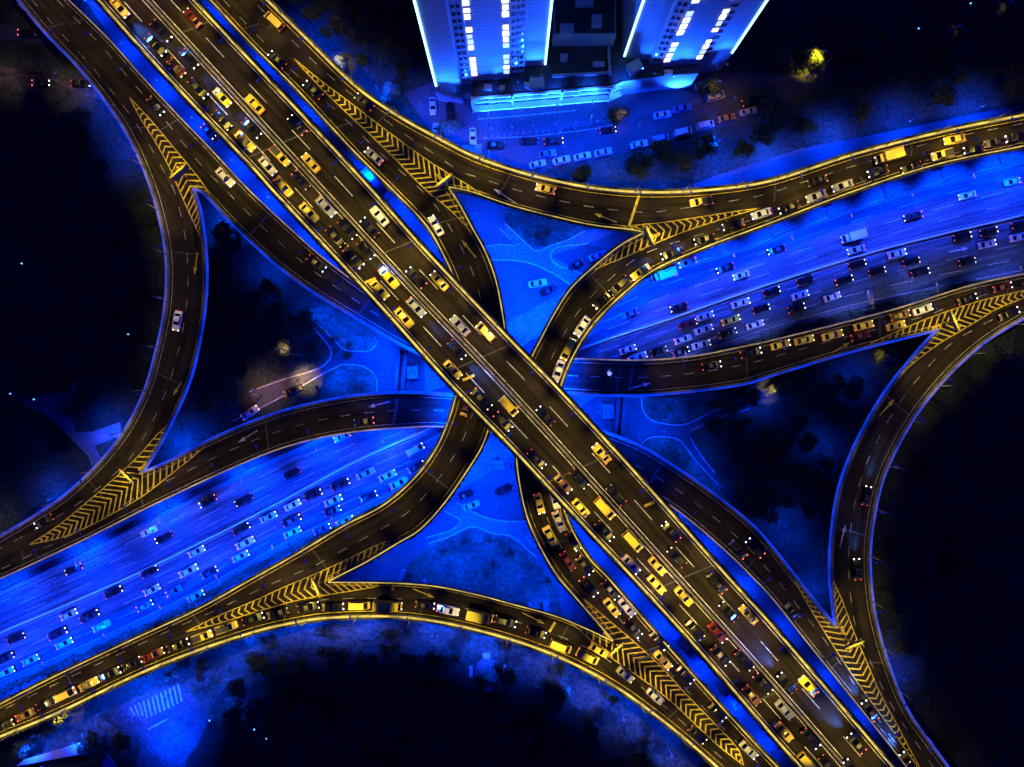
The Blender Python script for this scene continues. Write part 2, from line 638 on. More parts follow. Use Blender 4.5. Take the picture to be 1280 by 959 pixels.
# paved middle of the interchange
sheet('plaza_pavement', [(565, 240), (800, 292), (740, 335), (700, 385), (690, 430), (720, 500), (790, 500), (800, 545), (720, 540), (640, 600), (690, 720), (760, 795), (600, 740), (400, 728), (500, 670), (580, 590), (600, 545), (520, 500), (470, 480), (480, 430), (540, 440), (600, 400), (620, 345)], 0.004, ASPHG)
sheet('under_flyover_pavement', [(80, -40), (300, -40), (420, 100), (560, 280), (640, 380), (760, 510), (900, 660), (1010, 790), (1170, 990), (930, 990), (780, 790), (690, 680), (600, 580), (440, 380), (330, 270), (180, 110)], 0.002, ASPHG)
# verges of the highway, planted and paved
va = MB()
st = STR['W']
for side, w0 in (('L', 1), ('R', -1)):
    p = [q.copy() for q in st[side]]
    for q in p:
        q.z = 0.010
    ribbon(va, p, 7.0, 0, w0 * 3.5)
structure(va.build('highway_verge', PAVE))
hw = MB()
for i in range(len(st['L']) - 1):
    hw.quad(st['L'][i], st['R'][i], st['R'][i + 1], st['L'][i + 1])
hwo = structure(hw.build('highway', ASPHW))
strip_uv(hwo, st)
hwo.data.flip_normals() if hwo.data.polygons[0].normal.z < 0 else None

# north diamond
cs('crossing_road', [(388, 512), (612, 506), (628, 488), (528, 412), (530, 345), (640, 450), (740, 540), (770, 548), (860, 510), (990, 465), (1100, 405), (1200, 385), (1310, 390), (1310, 420), (1130, 490), (862, 575), (1130, 735), (1050, 830), (880, 710), (740, 645), (600, 615), (400, 610)], 0.022, PAVE, c1)
cs('planted_island', [(520, 220), (532, 345), (642, 448), (745, 522), (800, 515), (860, 503), (990, 457), (1100, 395), (1200, 360), (700, 260)], 0.020, LAWN, c1)
cs('planted_island', [(870, 585), (1120, 500), (1240, 520), (1240, 600), (1090, 705)], 0.023, ASPHD, c1)
# south diamond
cs('crossing_road', [(470, 580), (710, 430), (620, 360), (690, 310), (780, 365), (880, 405), (980, 420), (1110, 420), (1130, 480), (1170, 600), (1000, 505), (900, 490), (780, 450), (640, 510), (520, 550)], 0.022, PAVE, c2)
cs('planted_island', [(520, 560), (640, 517), (780, 460), (900, 500), (1000, 513), (1140, 640), (1270, 790), (1290, 960), (900, 900), (600, 800), (340, 745), (420, 660)], 0.020, LAWN, c2)
# west and east junctions
WEST = [(400, 70), (430, 60), (580, 200), (640, 262), (720, 272), (790, 265), (835, 210), (860, 180), (1100, 280), (1100, 520), (830, 510), (825, 430), (800, 390), (740, 355), (630, 345), (500, 410), (380, 480), (140, 605), (0, 660), (0, 560), (100, 500), (300, 430), (490, 370), (555, 320), (565, 265), (490, 165)]
cs('side_road', WEST, 0.018, ASPHD, c3)
cs('side_road', [(95, 500), (430, 352), (450, 405), (395, 470), (150, 608)], 0.026, ASPHG, c3)
cs('planted_island', [(545, 0), (430, 40), (440, 65), (640, 255), (720, 262), (785, 258), (830, 200), (790, 150)], 0.024, LAWN, c3)
cs('planted_island', [(640, 355), (735, 362), (795, 395), (818, 430), (822, 520), (400, 560), (420, 500)], 0.024, LAWN, c3)
EAST = [(250, 250), (510, 265), (520, 330), (560, 385), (640, 410), (755, 415), (920, 340), (1290, 185), (1290, 260), (1130, 325), (930, 385), (795, 450), (790, 490), (850, 590), (930, 690), (1000, 790), (950, 760), (820, 620), (735, 510), (680, 490), (560, 490), (500, 540), (150, 330)]
cs('side_road', EAST, 0.018, ASPHD, c4)
cs('planted_island', [(515, 265), (527, 330), (565, 380), (640, 403), (750, 408), (915, 333), (1100, 250), (900, 230), (700, 260)], 0.024, LAWN, c4)
cs('planted_island', [(520, 530), (565, 497), (680, 497), (730, 515), (815, 625), (940, 760), (1010, 860), (800, 760), (600, 600)], 0.024, LAWN, c4)
CORN = noise_mat('dusty_road', (0.022, 0.022, 0.022), (0.085, 0.085, 0.085), 0.12, 0.95, 9, fine=1.5, spec=0.05)
# south-west corner road, its lawn, and the road by the towers
cs('corner_road', [(330, 420), (400, 340), (620, 250), (720, 240), (800, 330), (860, 420), (810, 540), (735, 640), (745, 1100), (420, 1100), (490, 560), (420, 500)], 0.012, CORN, c8)
cs('corner_lawn', [(720, 230), (1130, 20), (1279, 10), (1210, 180), (1010, 300), (1120, 380), (1200, 520), (1190, 620), (1080, 560), (960, 440), (870, 430), (800, 330)], 0.009, LAWN, c8)
cs('corner_lawn', [(0, 520), (250, 400), (420, 500), (480, 560), (400, 640), (100, 690), (-60, 700)], 0.009, LAWN, c8)
sheet('forecourt', [(505, 118), (545, 100), (600, 100), (870, 88), (1010, 95), (985, 118), (950, 140), (880, 160), (800, 184), (740, 200), (660, 214), (600, 196), (540, 165)], 0.006, ASPHG)
sheet('forecourt_street', [(570, 178), (660, 168), (800, 146), (960, 108), (1040, 80), (1044, 100), (960, 138), (900, 160), (800, 186), (740, 202), (660, 216), (615, 205)], 0.012, ASPHD)
sheet('service_road', [(700, 262), (840, 240), (900, 218), (1000, 186), (1110, 165), (1280, 130), (1400, 110), (1400, 150), (1280, 165), (1000, 225), (880, 250), (800, 262)], 0.006, ASPHG)
sheet('verge_lawn', [(300, 795), (420, 770), (560, 775), (700, 815), (800, 880), (880, 950), (860, 1000), (780, 930), (700, 870), (560, 820), (420, 815), (330, 830)], 0.008, LAWN)
sheet('park_path', [(30, 495), (85, 490), (100, 470), (88, 520), (95, 540), (115, 540), (150, 528), (152, 545), (118, 557), (125, 570), (135, 580), (118, 590), (110, 570), (92, 552), (60, 520), (25, 505)], 0.008, PAVE)
MOTT = noise_mat('dusty_asphalt', (0.008, 0.008, 0.008), (0.085, 0.08, 0.075), 0.09, 0.95, 9, fine=1.0, spec=0.05)
sheet('park_road', [(-60, 78), (0, 82), (60, 92), (125, 100), (140, 124), (110, 122), (60, 118), (0, 112), (-60, 105)], 0.008, MOTT)
sheet('park_road', [(-60, 25), (30, 34), (75, 45), (90, 62), (60, 55), (0, 48), (-60, 45)], 0.012, ASPHD)

# kerbs, one wall-like thing per run
def kerb(px, c, w=0.28, label=None):
    p = resample([P3(c[0][0] + u / c[1], c[0][1] + v / c[1], 0.02) for u, v in px], 1.0)
    b = MB()
    sweep(b, p, [(-w / 2, 0), (-w / 2, 0.13), (w / 2, 0.13), (w / 2, 0)])
    return structure(b.build('kerb', CONC))


for px in ([(388, 512), (500, 500), (612, 506), (628, 488)], [(530, 345), (640, 450), (740, 540), (770, 548), (860, 510), (990, 465), (1110, 400)], [(400, 612), (600, 615), (740, 645), (880, 710), (1040, 815)], [(1130, 490), (862, 575), (1100, 718)], [(490, 380), (560, 450), (600, 490)]):
    kerb(px, c1)
for px in ([(500, 520), (710, 430), (620, 360)], [(690, 310), (780, 365), (880, 405), (980, 420), (1100, 420)], [(520, 550), (640, 510), (780, 450), (900, 490), (1000, 505), (1140, 620)], [(1140, 560), (1085, 510), (1110, 500)]):
    kerb(px, c2)
for px in ([(400, 70), (490, 165), (565, 265), (555, 320), (490, 370), (300, 430), (100, 500)], [(430, 60), (580, 200), (640, 260), (720, 270), (790, 265), (835, 210)], [(630, 345), (500, 410), (380, 480), (140, 605), (0, 670)], [(630, 345), (740, 355), (800, 390), (825, 430), (830, 505)]):
    kerb(px, c3, 0.22)
for px in ([(510, 265), (520, 330), (560, 385), (640, 410), (755, 415), (920, 340), (1279, 190)], [(1130, 325), (930, 385), (795, 450)], [(790, 490), (850, 590), (930, 690)], [(950, 760), (820, 620), (735, 510), (680, 490), (560, 490), (510, 525)]):
    kerb(px, c4, 0.22)
kerb([(262, 0), (0, 120)], ((220, 770), 4.0), 0.2)

# painted marks on the ground roads
gm = MB()
wst = STR['W']


def dashes(mb, line, on, gap, w, dz, phase=0.0, keep=None):
    L = cumlen(line)
    s = phase
    while s + on < L[-1]:
        n = max(2, int(on / 1.5))
        seg = [at_len(line, L, s + on * i / n)[0] for i in range(n + 1)]
        if in_frame(seg[0], 40) and (keep is None or keep(seg[0])):
            ribbon(mb, seg, w, dz)
        s += on + gap


def between(a, b, s):
    n = max(len(a), len(b))
    a, b = even(a, n=n), even(b, n=n)
    return [x.lerp(y, s) for x, y in zip(a, b)]


up, dn, md = line_world(HWU, 0.016, 2.0, 80, 80), line_world(HWD, 0.016, 2.0, 80, 80), hwm
for s in (0.27, 0.52, 0.77):
    dashes(gm, between(md, up, s), 5.5, 6.5, 0.20, 0.008, random.random() * 8)
for s in (0.25, 0.5, 0.75):
    dashes(gm, between(md, dn, s), 5.5, 6.5, 0.20, 0.008, random.random() * 8)
ribbon(gm, between(md, up, 0.975), 0.18, 0.008)
ribbon(gm, between(md, dn, 0.965), 0.30, 0.008)
ribbon(gm, between(md, dn, 0.07), 0.22, 0.008)
ribbon(gm, between(md, up, 0.06), 0.22, 0.008)
lm = gm.build('lane_marking', paint_mat('old_white_paint', (0.26, 0.26, 0.26), (0.08, 0.08, 0.08)), hwo)
lm['kind'] = 'structure'
zb = MB()
for i in range(12):
    a = P3(163 + i * 5.4, 884 - i * 2.6, 0.020)
    b = P3(163 + i * 5.4 + 5, 906 - i * 2.6 if i > 2 else 895, 0.020)
    ribbon(zb, [a, b], 0.42)
ribbon(zb, [P3(185, 912, 0.02), P3(209, 899, 0.02)], 0.35)
for i in range(5):
    ribbon(zb, [P3(577 + i * 2, 183 + i * 2.4, 0.020), P3(602, 181 + i * 2.4, 0.020)], 0.3)
structure(zb.build('crosswalk_marking', WHITEF))
pk = MB()
ribbon(pk, [P3(604, 173, .02), P3(660, 171, .02), P3(730, 163, .02), P3(770, 156, .02)], 0.2)
ribbon(pk, [P3(597, 149, .02), P3(650, 145, .02), P3(720, 138, .02)], 0.3)
ribbon(pk, [P3(611, 186, .02), P3(612, 198, .02)], 0.25)
for i in range(15):
    u = 606 + i * 8
    ribbon(pk, [P3(u, 168 - i * 0.7, .02), P3(u + 0.4, 173 - i * 0.8, .02)], 0.13)
structure(pk.build('parking_bay_marking', WHITEF))

# ------------------------------------------------------------------ elevated roads
RAMP = {
    'M': ('flyover', 'wide straight diagonal flyover with a central barrier, highest road of the interchange', 'flyover'),
    'P': ('elevated_ramp', 'curved two lane ramp beside the flyover, diving beneath it and bending to the bottom left', 'ramp'),
    'E': ('elevated_ramp', 'bowed ramp below the two blue towers with double bright railings', 'ramp'),
    'Q': ('elevated_ramp', 'queue filled ramp curving from the upper right under the flyover to the bottom edge', 'ramp'),
    'F': ('elevated_ramp', 'arched ramp at the bottom carrying a line of vans and yellow trucks', 'ramp'),
    'G': ('elevated_ramp', 'nearly empty loop ramp bending around the dark western park, blue lit edges', 'ramp'),
    'R': ('elevated_ramp', 'low ramp from the upper left corner running under the flyover to a striped eastern gore', 'ramp'),
    'S': ('elevated_ramp', 'low ramp from the lower left, blue under the flyover, then turning downward', 'ramp'),
    'H': ('elevated_ramp', 'nearly empty loop ramp bending around the dark eastern park, blue lit edges', 'ramp'),
}
DECK = {}
for k, (nm, lab, ct) in RAMP.items():
    st = STR[k]
    mid = st['C'][len(st['C']) // 2]
    DECK[k] = empty(nm, (mid.x, mid.y, 0), lab, ct, None)
    b = MB()
    n = len(b.v)
    T = 1.3
    for a, c in zip(st['L'], st['R']):
        up_ = (c - a).normalized()
        b.v += [tuple(a), tuple(c), tuple(c - up_ * 0.05 + Vector((0, 0, -0.45))), tuple(c - up_ * 1.6 + Vector((0, 0, -T))), tuple(a + up_ * 1.6 + Vector((0, 0, -T))), tuple(a + up_ * 0.05 + Vector((0, 0, -0.45)))]
    for i in range(len(st['L']) - 1):
        for j in range(6):
            j2 = (j + 1) % 6
            b.f.append((n + i * 6 + j, n + (i + 1) * 6 + j, n + (i + 1) * 6 + j2, n + i * 6 + j2))
    o = b.build('deck', ASPH, DECK[k])
    strip_uv(o, st)
    o.data.materials.append(CONCD)
    for pi, p in enumerate(o.data.polygons):
        if pi % 6 != 0:
            p.material_index = 1

# parapets: (edge names, ramp, side the road lies on: +1 left of travel along the polyline, planter?, blue edge glow?)
RAIL = [
    (['M_l'], 'M', 1, 2, 0), (['M_r'], 'M', -1, 2, 0),
    (['P_l'], 'P', 1, 1, 0), (['P_r'], 'P', -1, 1, 0),
    (['E_u'], 'E', -1, 2, 0), (['E_l'], 'E', 1, 1, 0),
    (['Q_u'], 'Q', 1, 1, 0), (['Q_r'], 'Q', -1, 1, 0),
    (['F_u'], 'F', -1, 0, 0), (['F_l'], 'F', 1, 2, 0),
    (['G_l'], 'G', 1, 0, 1), (['G_r'], 'G', -1, 0, 1),
    (['R_l'], 'R', 1, 0, 1), (['R_u'], 'R', -1, 0, 0),
    (['S_u'], 'S', -1, 0, 1), (['S_l'], 'S', 1, 0, 0),
    (['H_l'], 'H', 1, 0, 1), (['H_r'], 'H', -1, 0, 1),
]
RAILLINE = {}


def side_of(p, st):
    """+1 when the strip's middle lies left of the polyline direction"""
    i = len(p) // 2
    d = p[i + 1] - p[i]
    bi, _, _ = nearest(st, p[i])
    c = st['C'][bi] - p[i]
    return 1 if d.x * c.y - d.y * c.x > 0 else -1


for names, k, _, planter, blue_glow in RAIL:
    z = STR[k]['z']
    full = E[names[0]]
    e0 = 45 if not (0 < full[0][0] < 1280 and 3 < full[0][1] < 955) else 0
    e1 = 45 if not (0 < full[-1][0] < 1280 and 3 < full[-1][1] < 955) else 0
    p = line_world(full, z, 1.2, e0, e1)
    sd = side_of(p, STR[k])
    RAILLINE[names[0]] = (p, sd, k)
    b = MB()
    prof = [(0.02, -0.25), (0.02, 0.85), (0.32, 0.85), (0.45, 0.004), (0.45, -0.02)]
    sweep(b, p, [(a * sd, h) for a, h in (prof if sd < 0 else prof[::-1])])
    b.build('parapet', CONCP, DECK[k])
    # hand rail on top
    b = MB()
    sweep(b, p, [(a * sd, h) for a, h in ((0.10, 1.08), (0.10, 1.18), (0.22, 1.18), (0.22, 1.08))])
    L = cumlen(p)
    s = 0.0
    while s < L[-1]:
        q, d = at_len(p, L, s)
        nn = Vector((-d.y, d.x, 0)) * sd
        b.box((q.x + nn.x * 0.16, q.y + nn.y * 0.16, z + 0.967), (0.08, 0.08, 0.23))
        s += 2.5
    b.build('railing', STEEL, DECK[k])
    if planter:
        b = MB()
        wdt = 0.42 if planter == 1 else 0.62
        sweep(b, p, [(-a * sd, h) for a, h in ((0.02, 0.1), (0.02, 0.62), (wdt, 0.62), (wdt - 0.08, 0.1))])
        b.build('planter_box', CONCX, DECK[k])
        b = MB()
        rr = random.Random(len(p))
        s = 0.0
        while s < L[-1]:
            q, d = at_len(p, L, s)
            nn = Vector((-d.y, d.x, 0)) * -sd
            clump = 0.5 + 0.5 * math.sin(s * 0.9 + rr.random()) * math.sin(s * 0.23)
            for _ in range(rr.choice((2, 3, 4)) if rr.random() < 0.35 + 0.65 * clump else 0):
                c = q + nn * rr.uniform(0.05, wdt + 0.25 * rr.random()) + Vector((0, 0, 0.62 + rr.uniform(0, 0.3)))
                a = rr.uniform(0, 6.28)
                r = rr.uniform(0.08, 0.24)
                t = Vector((math.cos(a), math.sin(a), rr.uniform(-0.3, 0.6))) * r
                u = Vector((-math.sin(a), math.cos(a), rr.uniform(-0.2, 0.2))) * r * 0.5
                b.quad(c - t, c + u, c + t, c - u)
            s += 0.16
        o = b.build('planter_plants', PLANT, DECK[k])
        o['kind'] = 'stuff'
    if not blue_glow:
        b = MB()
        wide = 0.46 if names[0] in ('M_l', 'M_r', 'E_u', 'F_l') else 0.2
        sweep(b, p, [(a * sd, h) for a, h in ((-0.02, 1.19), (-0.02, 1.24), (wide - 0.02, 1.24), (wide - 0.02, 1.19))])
        b.build('edge_glow', GLOWA if names[0] in ('R_u', 'S_l') else GLOWY, DECK[k])  # added glowing cap that imitates lamplit deck edges
    if blue_glow:
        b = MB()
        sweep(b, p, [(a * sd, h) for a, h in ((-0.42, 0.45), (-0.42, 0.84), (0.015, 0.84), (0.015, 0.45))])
        b.build('edge_glow', GLOWB, DECK[k])  # glow standing in for ground lamplight on the outer parapet edge

# central barrier on the flyover
mm = line_world(E['M_m'], ZM, 1.2, 45, 45)
b = MB()
sweep(b, mm, [(-0.3, 0.003), (-0.12, 0.75), (0.12, 0.75), (0.3, 0.003)])
b.build('median_barrier', CONCP, DECK['M'])
b = MB()
for o_ in (-0.75, 0.75):
    ribbon(b, mm, 0.16, 0.006, o_)
for nm, o_ in (('M_l', 0.9), ('M_r', 0.9)):
    p, sd, _ = RAILLINE[nm]
    ribbon(b, p, 0.16, 0.006, o_ * sd)
b.build('edge_line', WHITE, DECK['M'])
b = MB()
mr = line_world(E['M_r'], ZM, 1.2, 45, 45)
ml = line_world(E['M_l'], ZM, 1.2, 45, 45)
dashes(b, between(mm, mr, 0.50), 5.6, 7.6, 0.17, 0.006, 3.0)
dashes(b, between(mm, ml, 0.50), 5.6, 7.6, 0.17, 0.006, 6.0)
b.build('lane_marking', WHITE, DECK['M'], kind='structure')

for k in 'PEQFGRSH':
    st = STR[k]
    b = MB()
    dashes(b, on_strip(st, 0.5), 2.3, 3.1, 0.15, 0.006, random.random() * 4)
    b.build('lane_marking', WHITEF, DECK[k], kind='structure')
    b = MB()
    for nm, (p, sd, kk) in RAILLINE.items():
        if kk == k:
            ribbon(b, p, 0.14, 0.006, 0.95 * sd)
    b.build('edge_line', WHITEF if k in 'GRSH' else YELLOW, DECK[k])

# gores: (ramp, boundary line, centre line, ramp, boundary, centre, vertex points to the nose?)
GORE = [
    ('P', [(366, 72), (402, 111), (430, 138), (480, 185), (535, 240), (562, 262), (585, 286), (597, 303)],
     [(366, 72), (408, 108), (450, 140), (500, 183), (540, 216), (562, 236), (577, 260), (592, 288), (598, 302)],
     'E', [(366, 72), (395, 96), (440, 130), (495, 172), (540, 204), (566, 220), (583, 230), (608, 247)],
     [(366, 72), (408, 108), (450, 140), (500, 183), (540, 216), (562, 236), (587, 241), (608, 249)], 1),
    ('Q', [(950, 260), (900, 275), (860, 288), (815, 306), (785, 320), (760, 330), (743, 337)],
     [(950, 260), (900, 270), (850, 281), (803, 292), (775, 307), (755, 323), (741, 335)],
     'E', [(950, 260), (915, 265), (870, 272), (830, 278), (800, 281), (775, 284)],
     [(950, 260), (900, 270), (850, 281), (803, 292), (790, 290), (774, 287)], -1),
    ('G', [(162, 122), (175, 147), (194, 177), (212, 210), (225, 240), (236, 265), (250, 295)],
     [(162, 122), (185, 150), (210, 188), (232, 220), (243, 236), (250, 262), (253, 295)],
     'R', [(162, 122), (190, 152), (215, 182), (245, 218), (262, 242)],
     [(162, 122), (185, 150), (210, 188), (232, 220), (243, 236), (262, 249)], -1),
    ('G', [(37, 681), (70, 659), (100, 635), (135, 605), (172, 571), (195, 545), (212, 529)],
     [(37, 681), (70, 664), (100, 648), (135, 626), (165, 603), (179, 591), (192, 571), (207, 545), (214, 531)],
     'S', [(37, 681), (80, 671), (115, 656), (150, 637), (180, 619), (215, 592), (240, 572), (256, 558)],
     [(37, 681), (70, 664), (100, 648), (135, 626), (165, 603), (179, 591), (217, 575), (254, 556)], 1),
    ('P', [(232, 790), (275, 769), (320, 750), (355, 734), (400, 715), (445, 694), (480, 678), (504, 673)],
     [(232, 790), (275, 774), (320, 756), (370, 738), (412, 726), (427, 718), (460, 701), (500, 677)],
     'F', [(232, 790), (275, 779), (320, 765), (370, 751), (407, 744), (450, 737), (492, 729)],
     [(232, 790), (275, 774), (320, 756), (370, 738), (412, 726), (450, 726), (492, 727)], -1),
    ('Q', [(930, 957), (922, 936), (892, 903), (857, 867), (825, 832), (790, 800), (757, 772), (729, 748)],
     [(930, 957), (885, 916), (847, 878), (805, 838), (765, 799), (740, 770), (723, 750)],
     'F', [(930, 957), (900, 934), (877, 913), (840, 878), (800, 847), (765, 823), (737, 799), (712, 777)],
     [(930, 957), (885, 916), (847, 878), (805, 838), (765, 799), (740, 787), (712, 774)], 1),
    ('R', [(1284, 362), (1222, 377), (1185, 389), (1160, 398), (1122, 414), (1088, 429)],
     [(1284, 366), (1250, 378), (1215, 392), (1185, 404), (1171, 412), (1120, 425), (1088, 433)],
     'H', [(1284, 371), (1247, 386), (1222, 401), (1197, 416), (1172, 431), (1137, 458), (1115, 478)],
     [(1284, 366), (1250, 378), (1215, 392), (1185, 404), (1171, 412), (1150, 434), (1133, 454), (1113, 478)], 1),
    ('H', [(1149, 959), (1124, 911), (1101, 868), (1082, 824), (1067, 789), (1055, 756), (1041, 724)],
     [(1149, 958), (1118, 912), (1090, 866), (1065, 822), (1050, 795), (1043, 782), (1039, 751), (1037, 724)],
     'S', [(1147, 959), (1116, 914), (1094, 884), (1069, 849), (1044, 811), (1024, 779), (1009, 754), (994, 727)],
     [(1149, 958), (1118, 912), (1090, 866), (1065, 822), (1050, 795), (1043, 782), (1017, 751), (992, 722)], -1),
]
def foot(p, q):
    return min(range(len(p)), key=lambda i: (p[i] - q).length_squared)


for (ka, la, ca, kb, lb, cb, vx) in GORE:
    z = max(STR[ka]['z'], STR[kb]['z'])
    com = 0
    while com < min(len(ca), len(cb)) and ca[com] == cb[com]:
        com += 1
    nose = P3(*ca[com - 1], z)
    wa, wb = line_world(la, z, 0.4), line_world(lb, z, 0.4)
    fa, fb = foot(wa, nose), foot(wb, nose)
    mid = [x.lerp(y, 0.5) for x, y in zip(even(wa[:fa + 1], n=60), even(wb[:fb + 1], n=60))]
    mid[-1] = nose
    for k, w_, c in ((ka, wa, ca), (kb, wb, cb)):
        tail_ = line_world([ca[com - 1]] + c[com:], z, 0.4)[1:] if len(c) > com else []
        pc = even(mid + tail_, 0.4)
        Ll, Lc = cumlen(w_), cumlen(pc)
        b = MB()
        ribbon(b, w_, 0.20, 0.012)
        step = 1.55
        zz = Vector((0, 0, 0.012))
        for i in range(1, int(Lc[-1] / step)):
            q, dq = at_len(pc, Lc, i * step)
            fi = foot(w_, q)
            wd = (w_[fi] - q).length
            if wd < 0.30 or wd > 9:
                continue
            a, da = at_len(w_, Ll, Ll[fi] - vx * wd * 0.85)
            dirv = (da + dq).normalized() * 0.20
            b.quad(a - dirv + zz, q - dirv + zz, q + dirv + zz, a + dirv + zz)
        b.build('chevron_marking', YELLOW, DECK[k])

# direction arrows
ARROW = [('P', 595, 322, 577, 300, 1), ('E', 645, 254, 617, 236, 0), ('E', 771, 278, 743, 267, 1), ('G', 247, 315, 243, 343, 1), ('G', 227, 477, 216, 495, 1),
         ('S', 487, 502, 460, 509, 0), ('S', 322, 538, 298, 553, 0), ('R', 786, 486, 813, 479, 0), ('R', 1040, 441, 1063, 428, 1), ('H', 1099, 520, 1118, 499, 1),
         ('H', 1050, 684, 1057, 656, 0), ('F', 516, 736, 543, 747, 1), ('F', 653, 766, 681, 780, 1), ('E', 0, 0, 0, 0, 0), ('W', 1186, 315, 1211, 310, 0)]
for k, u0, v0, u1, v1, yy in ARROW:
    if u0 == 0:
        continue
    z = STR[k]['z'] + (0.014 if k != 'W' else 0.012)
    a, c = P3(u0, v0, z), P3(u1, v1, z)
    d = (c - a).normalized()
    n = Vector((-d.y, d.x, 0))
    Lh = (c - a).length
    b = MB()
    b.poly([a - n * 0.1, a + d * (Lh - 1.5) - n * 0.13, a + d * (Lh - 1.7) - n * 0.50, c, a + d * (Lh - 1.7) + n * 0.50, a + d * (Lh - 1.5) + n * 0.13, a + n * 0.1])
    o = b.build('arrow_marking', YELLOW if yy else WHITE, DECK.get(k) or hwo)
    if o.data.polygons[0].normal.z < 0:
        o.data.flip_normals()
    if k == 'W':
        o['kind'] = 'structure'

# joints and rumble bars across the decks, lamplight painted into their colour
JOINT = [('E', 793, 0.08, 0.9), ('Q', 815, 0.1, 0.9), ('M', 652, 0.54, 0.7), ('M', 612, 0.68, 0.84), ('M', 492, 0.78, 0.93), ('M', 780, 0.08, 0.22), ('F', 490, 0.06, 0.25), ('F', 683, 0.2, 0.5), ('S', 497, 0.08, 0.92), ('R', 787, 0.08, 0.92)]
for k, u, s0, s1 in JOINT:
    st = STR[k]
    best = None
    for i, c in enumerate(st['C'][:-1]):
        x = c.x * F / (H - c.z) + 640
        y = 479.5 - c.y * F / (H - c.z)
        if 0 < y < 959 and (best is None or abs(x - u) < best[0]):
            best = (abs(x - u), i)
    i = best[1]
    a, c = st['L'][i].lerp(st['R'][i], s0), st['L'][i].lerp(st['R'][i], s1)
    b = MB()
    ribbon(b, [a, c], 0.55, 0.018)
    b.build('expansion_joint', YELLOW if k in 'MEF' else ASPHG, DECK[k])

for k in RAMP:
    st = STR[k]
    L = st['len']
    s = 20.0
    while s < L[-1] - 10:
        i = min(range(len(L)), key=lambda q_: abs(L[q_] - s))
        a, c = st['L'][i].lerp(st['R'][i], 0.06), st['L'][i].lerp(st['R'][i], 0.94)
        if in_frame(a, 40):
            b = MB()
            ribbon(b, [a, c], 0.30, 0.0045)
            b.build('expansion_joint', ASPHG, DECK[k])
        s += 31.0


# piers
def free_spot(x, y, me, r):
    for k, st in STR.items():
        if k == me or st['z'] > STR[me]['z'] + 0.1:
            continue
        i, d, _ = nearest(st, Vector((x, y, 0)))
        half = (st['L'][i] - st['R'][i]).length / 2
        if abs(st['z'] - STR[me]['z']) < 1:
            continue
        if d < half + r:
            return False
    return True


for k in RAMP:
    st = STR[k]
    L = st['len']
    s = 12.0
    while s < L[-1] - 10:
        q, d = at_len(st['C'], L, s)
        if in_frame(q, 120):
            wd = 8.0 if k == 'M' else 3.6
            for off in ((-5.5, 5.5) if k == 'M' else (0,)):
                n = Vector((-d.y, d.x, 0))
                c = q + n * off
                if free_spot(c.x, c.y, k, 1.6):
                    b = MB()
                    zt = st['z'] - 1.3
                    b.tube((c.x, c.y, 0), (c.x, c.y, zt - 1.4), 0.85, 0.85, 14)
                    b.box((c.x, c.y, zt - 0.7), (1.8, 5.0, 1.40), math.atan2(d.y, d.x))
                    b.build('pier', CONCD, DECK[k])
        s += 26.0


# ------------------------------------------------------------------ lamps
def spot(name, loc, tgt, energy, color, size, blend, parent=None, radius=0.25):
    l = bpy.data.lights.new(name, 'SPOT')
    l.energy = energy
    l.color = color
    l.spot_size = R(size)
    l.spot_blend = blend
    l.shadow_soft_size = radius
    o = bpy.data.objects.new(name, l)
    o.location = loc
    d = Vector(tgt) - Vector(loc)
    o.rotation_euler = d.to_track_quat('-Z', 'Y').to_euler()
    COL.objects.link(o)
    if parent:
        o.parent = parent
        o.matrix_parent_inverse = parent.matrix_basis.inverted()
    return o


ORD = ['first', 'second', 'third', 'fourth', 'fifth', 'sixth', 'seventh', 'eighth', 'ninth', 'tenth', 'eleventh', 'twelfth', 'thirteenth', 'fourteenth', 'fifteenth', 'sixteenth', 'seventeenth', 'eighteenth', 'nineteenth', 'twentieth', 'twenty-first', 'twenty-second', 'twenty-third', 'twenty-fourth', 'twenty-fifth', 'twenty-sixth', 'twenty-seventh', 'twenty-eighth', 'twenty-ninth', 'thirtieth']


def lamp(base, aim, h, energy, color, size, blend, lens, label, group, arm=2.2, name='street_lamp'):
    """a post at base, an arm toward aim, a head with a lens and the lamp's own light"""
    base = Vector(base)
    root = empty(name, base, label, 'street lamp', group)
    d = Vector((aim[0] - base.x, aim[1] - base.y, 0)).normalized()
    top = base + Vector((0, 0, h))
    tip = top + d * arm + Vector((0, 0, 0.5))
    b = MB()
    b.tube(base, top, 0.11, 0.07)
    b.build('pole', STEEL, root)
    b = MB()
    b.tube(top - Vector((0, 0, 0.05)), tip, 0.055, 0.045, 6)
    b.build('arm', STEEL, root)
    b = MB()
    b.box(tip + d * 0.35, (0.85, 0.34, 0.16), math.atan2(d.y, d.x))
    b.build('lamp_head', PALES, root)
    b = MB()
    c = tip + d * 0.35
    b.box((c.x, c.y, c.z - 0.10), (0.6, 0.26, 0.04), math.atan2(d.y, d.x))
    b.build('lens', lens, root)
    spot('lamp_light', (c.x, c.y, c.z - 0.2), aim, energy, color, size, blend, root)
    return root


GPX = [(234, 222), (402, 727), (808, 300), (1056, 797), (1178, 404), (172, 592), (557, 233), (766, 802)]
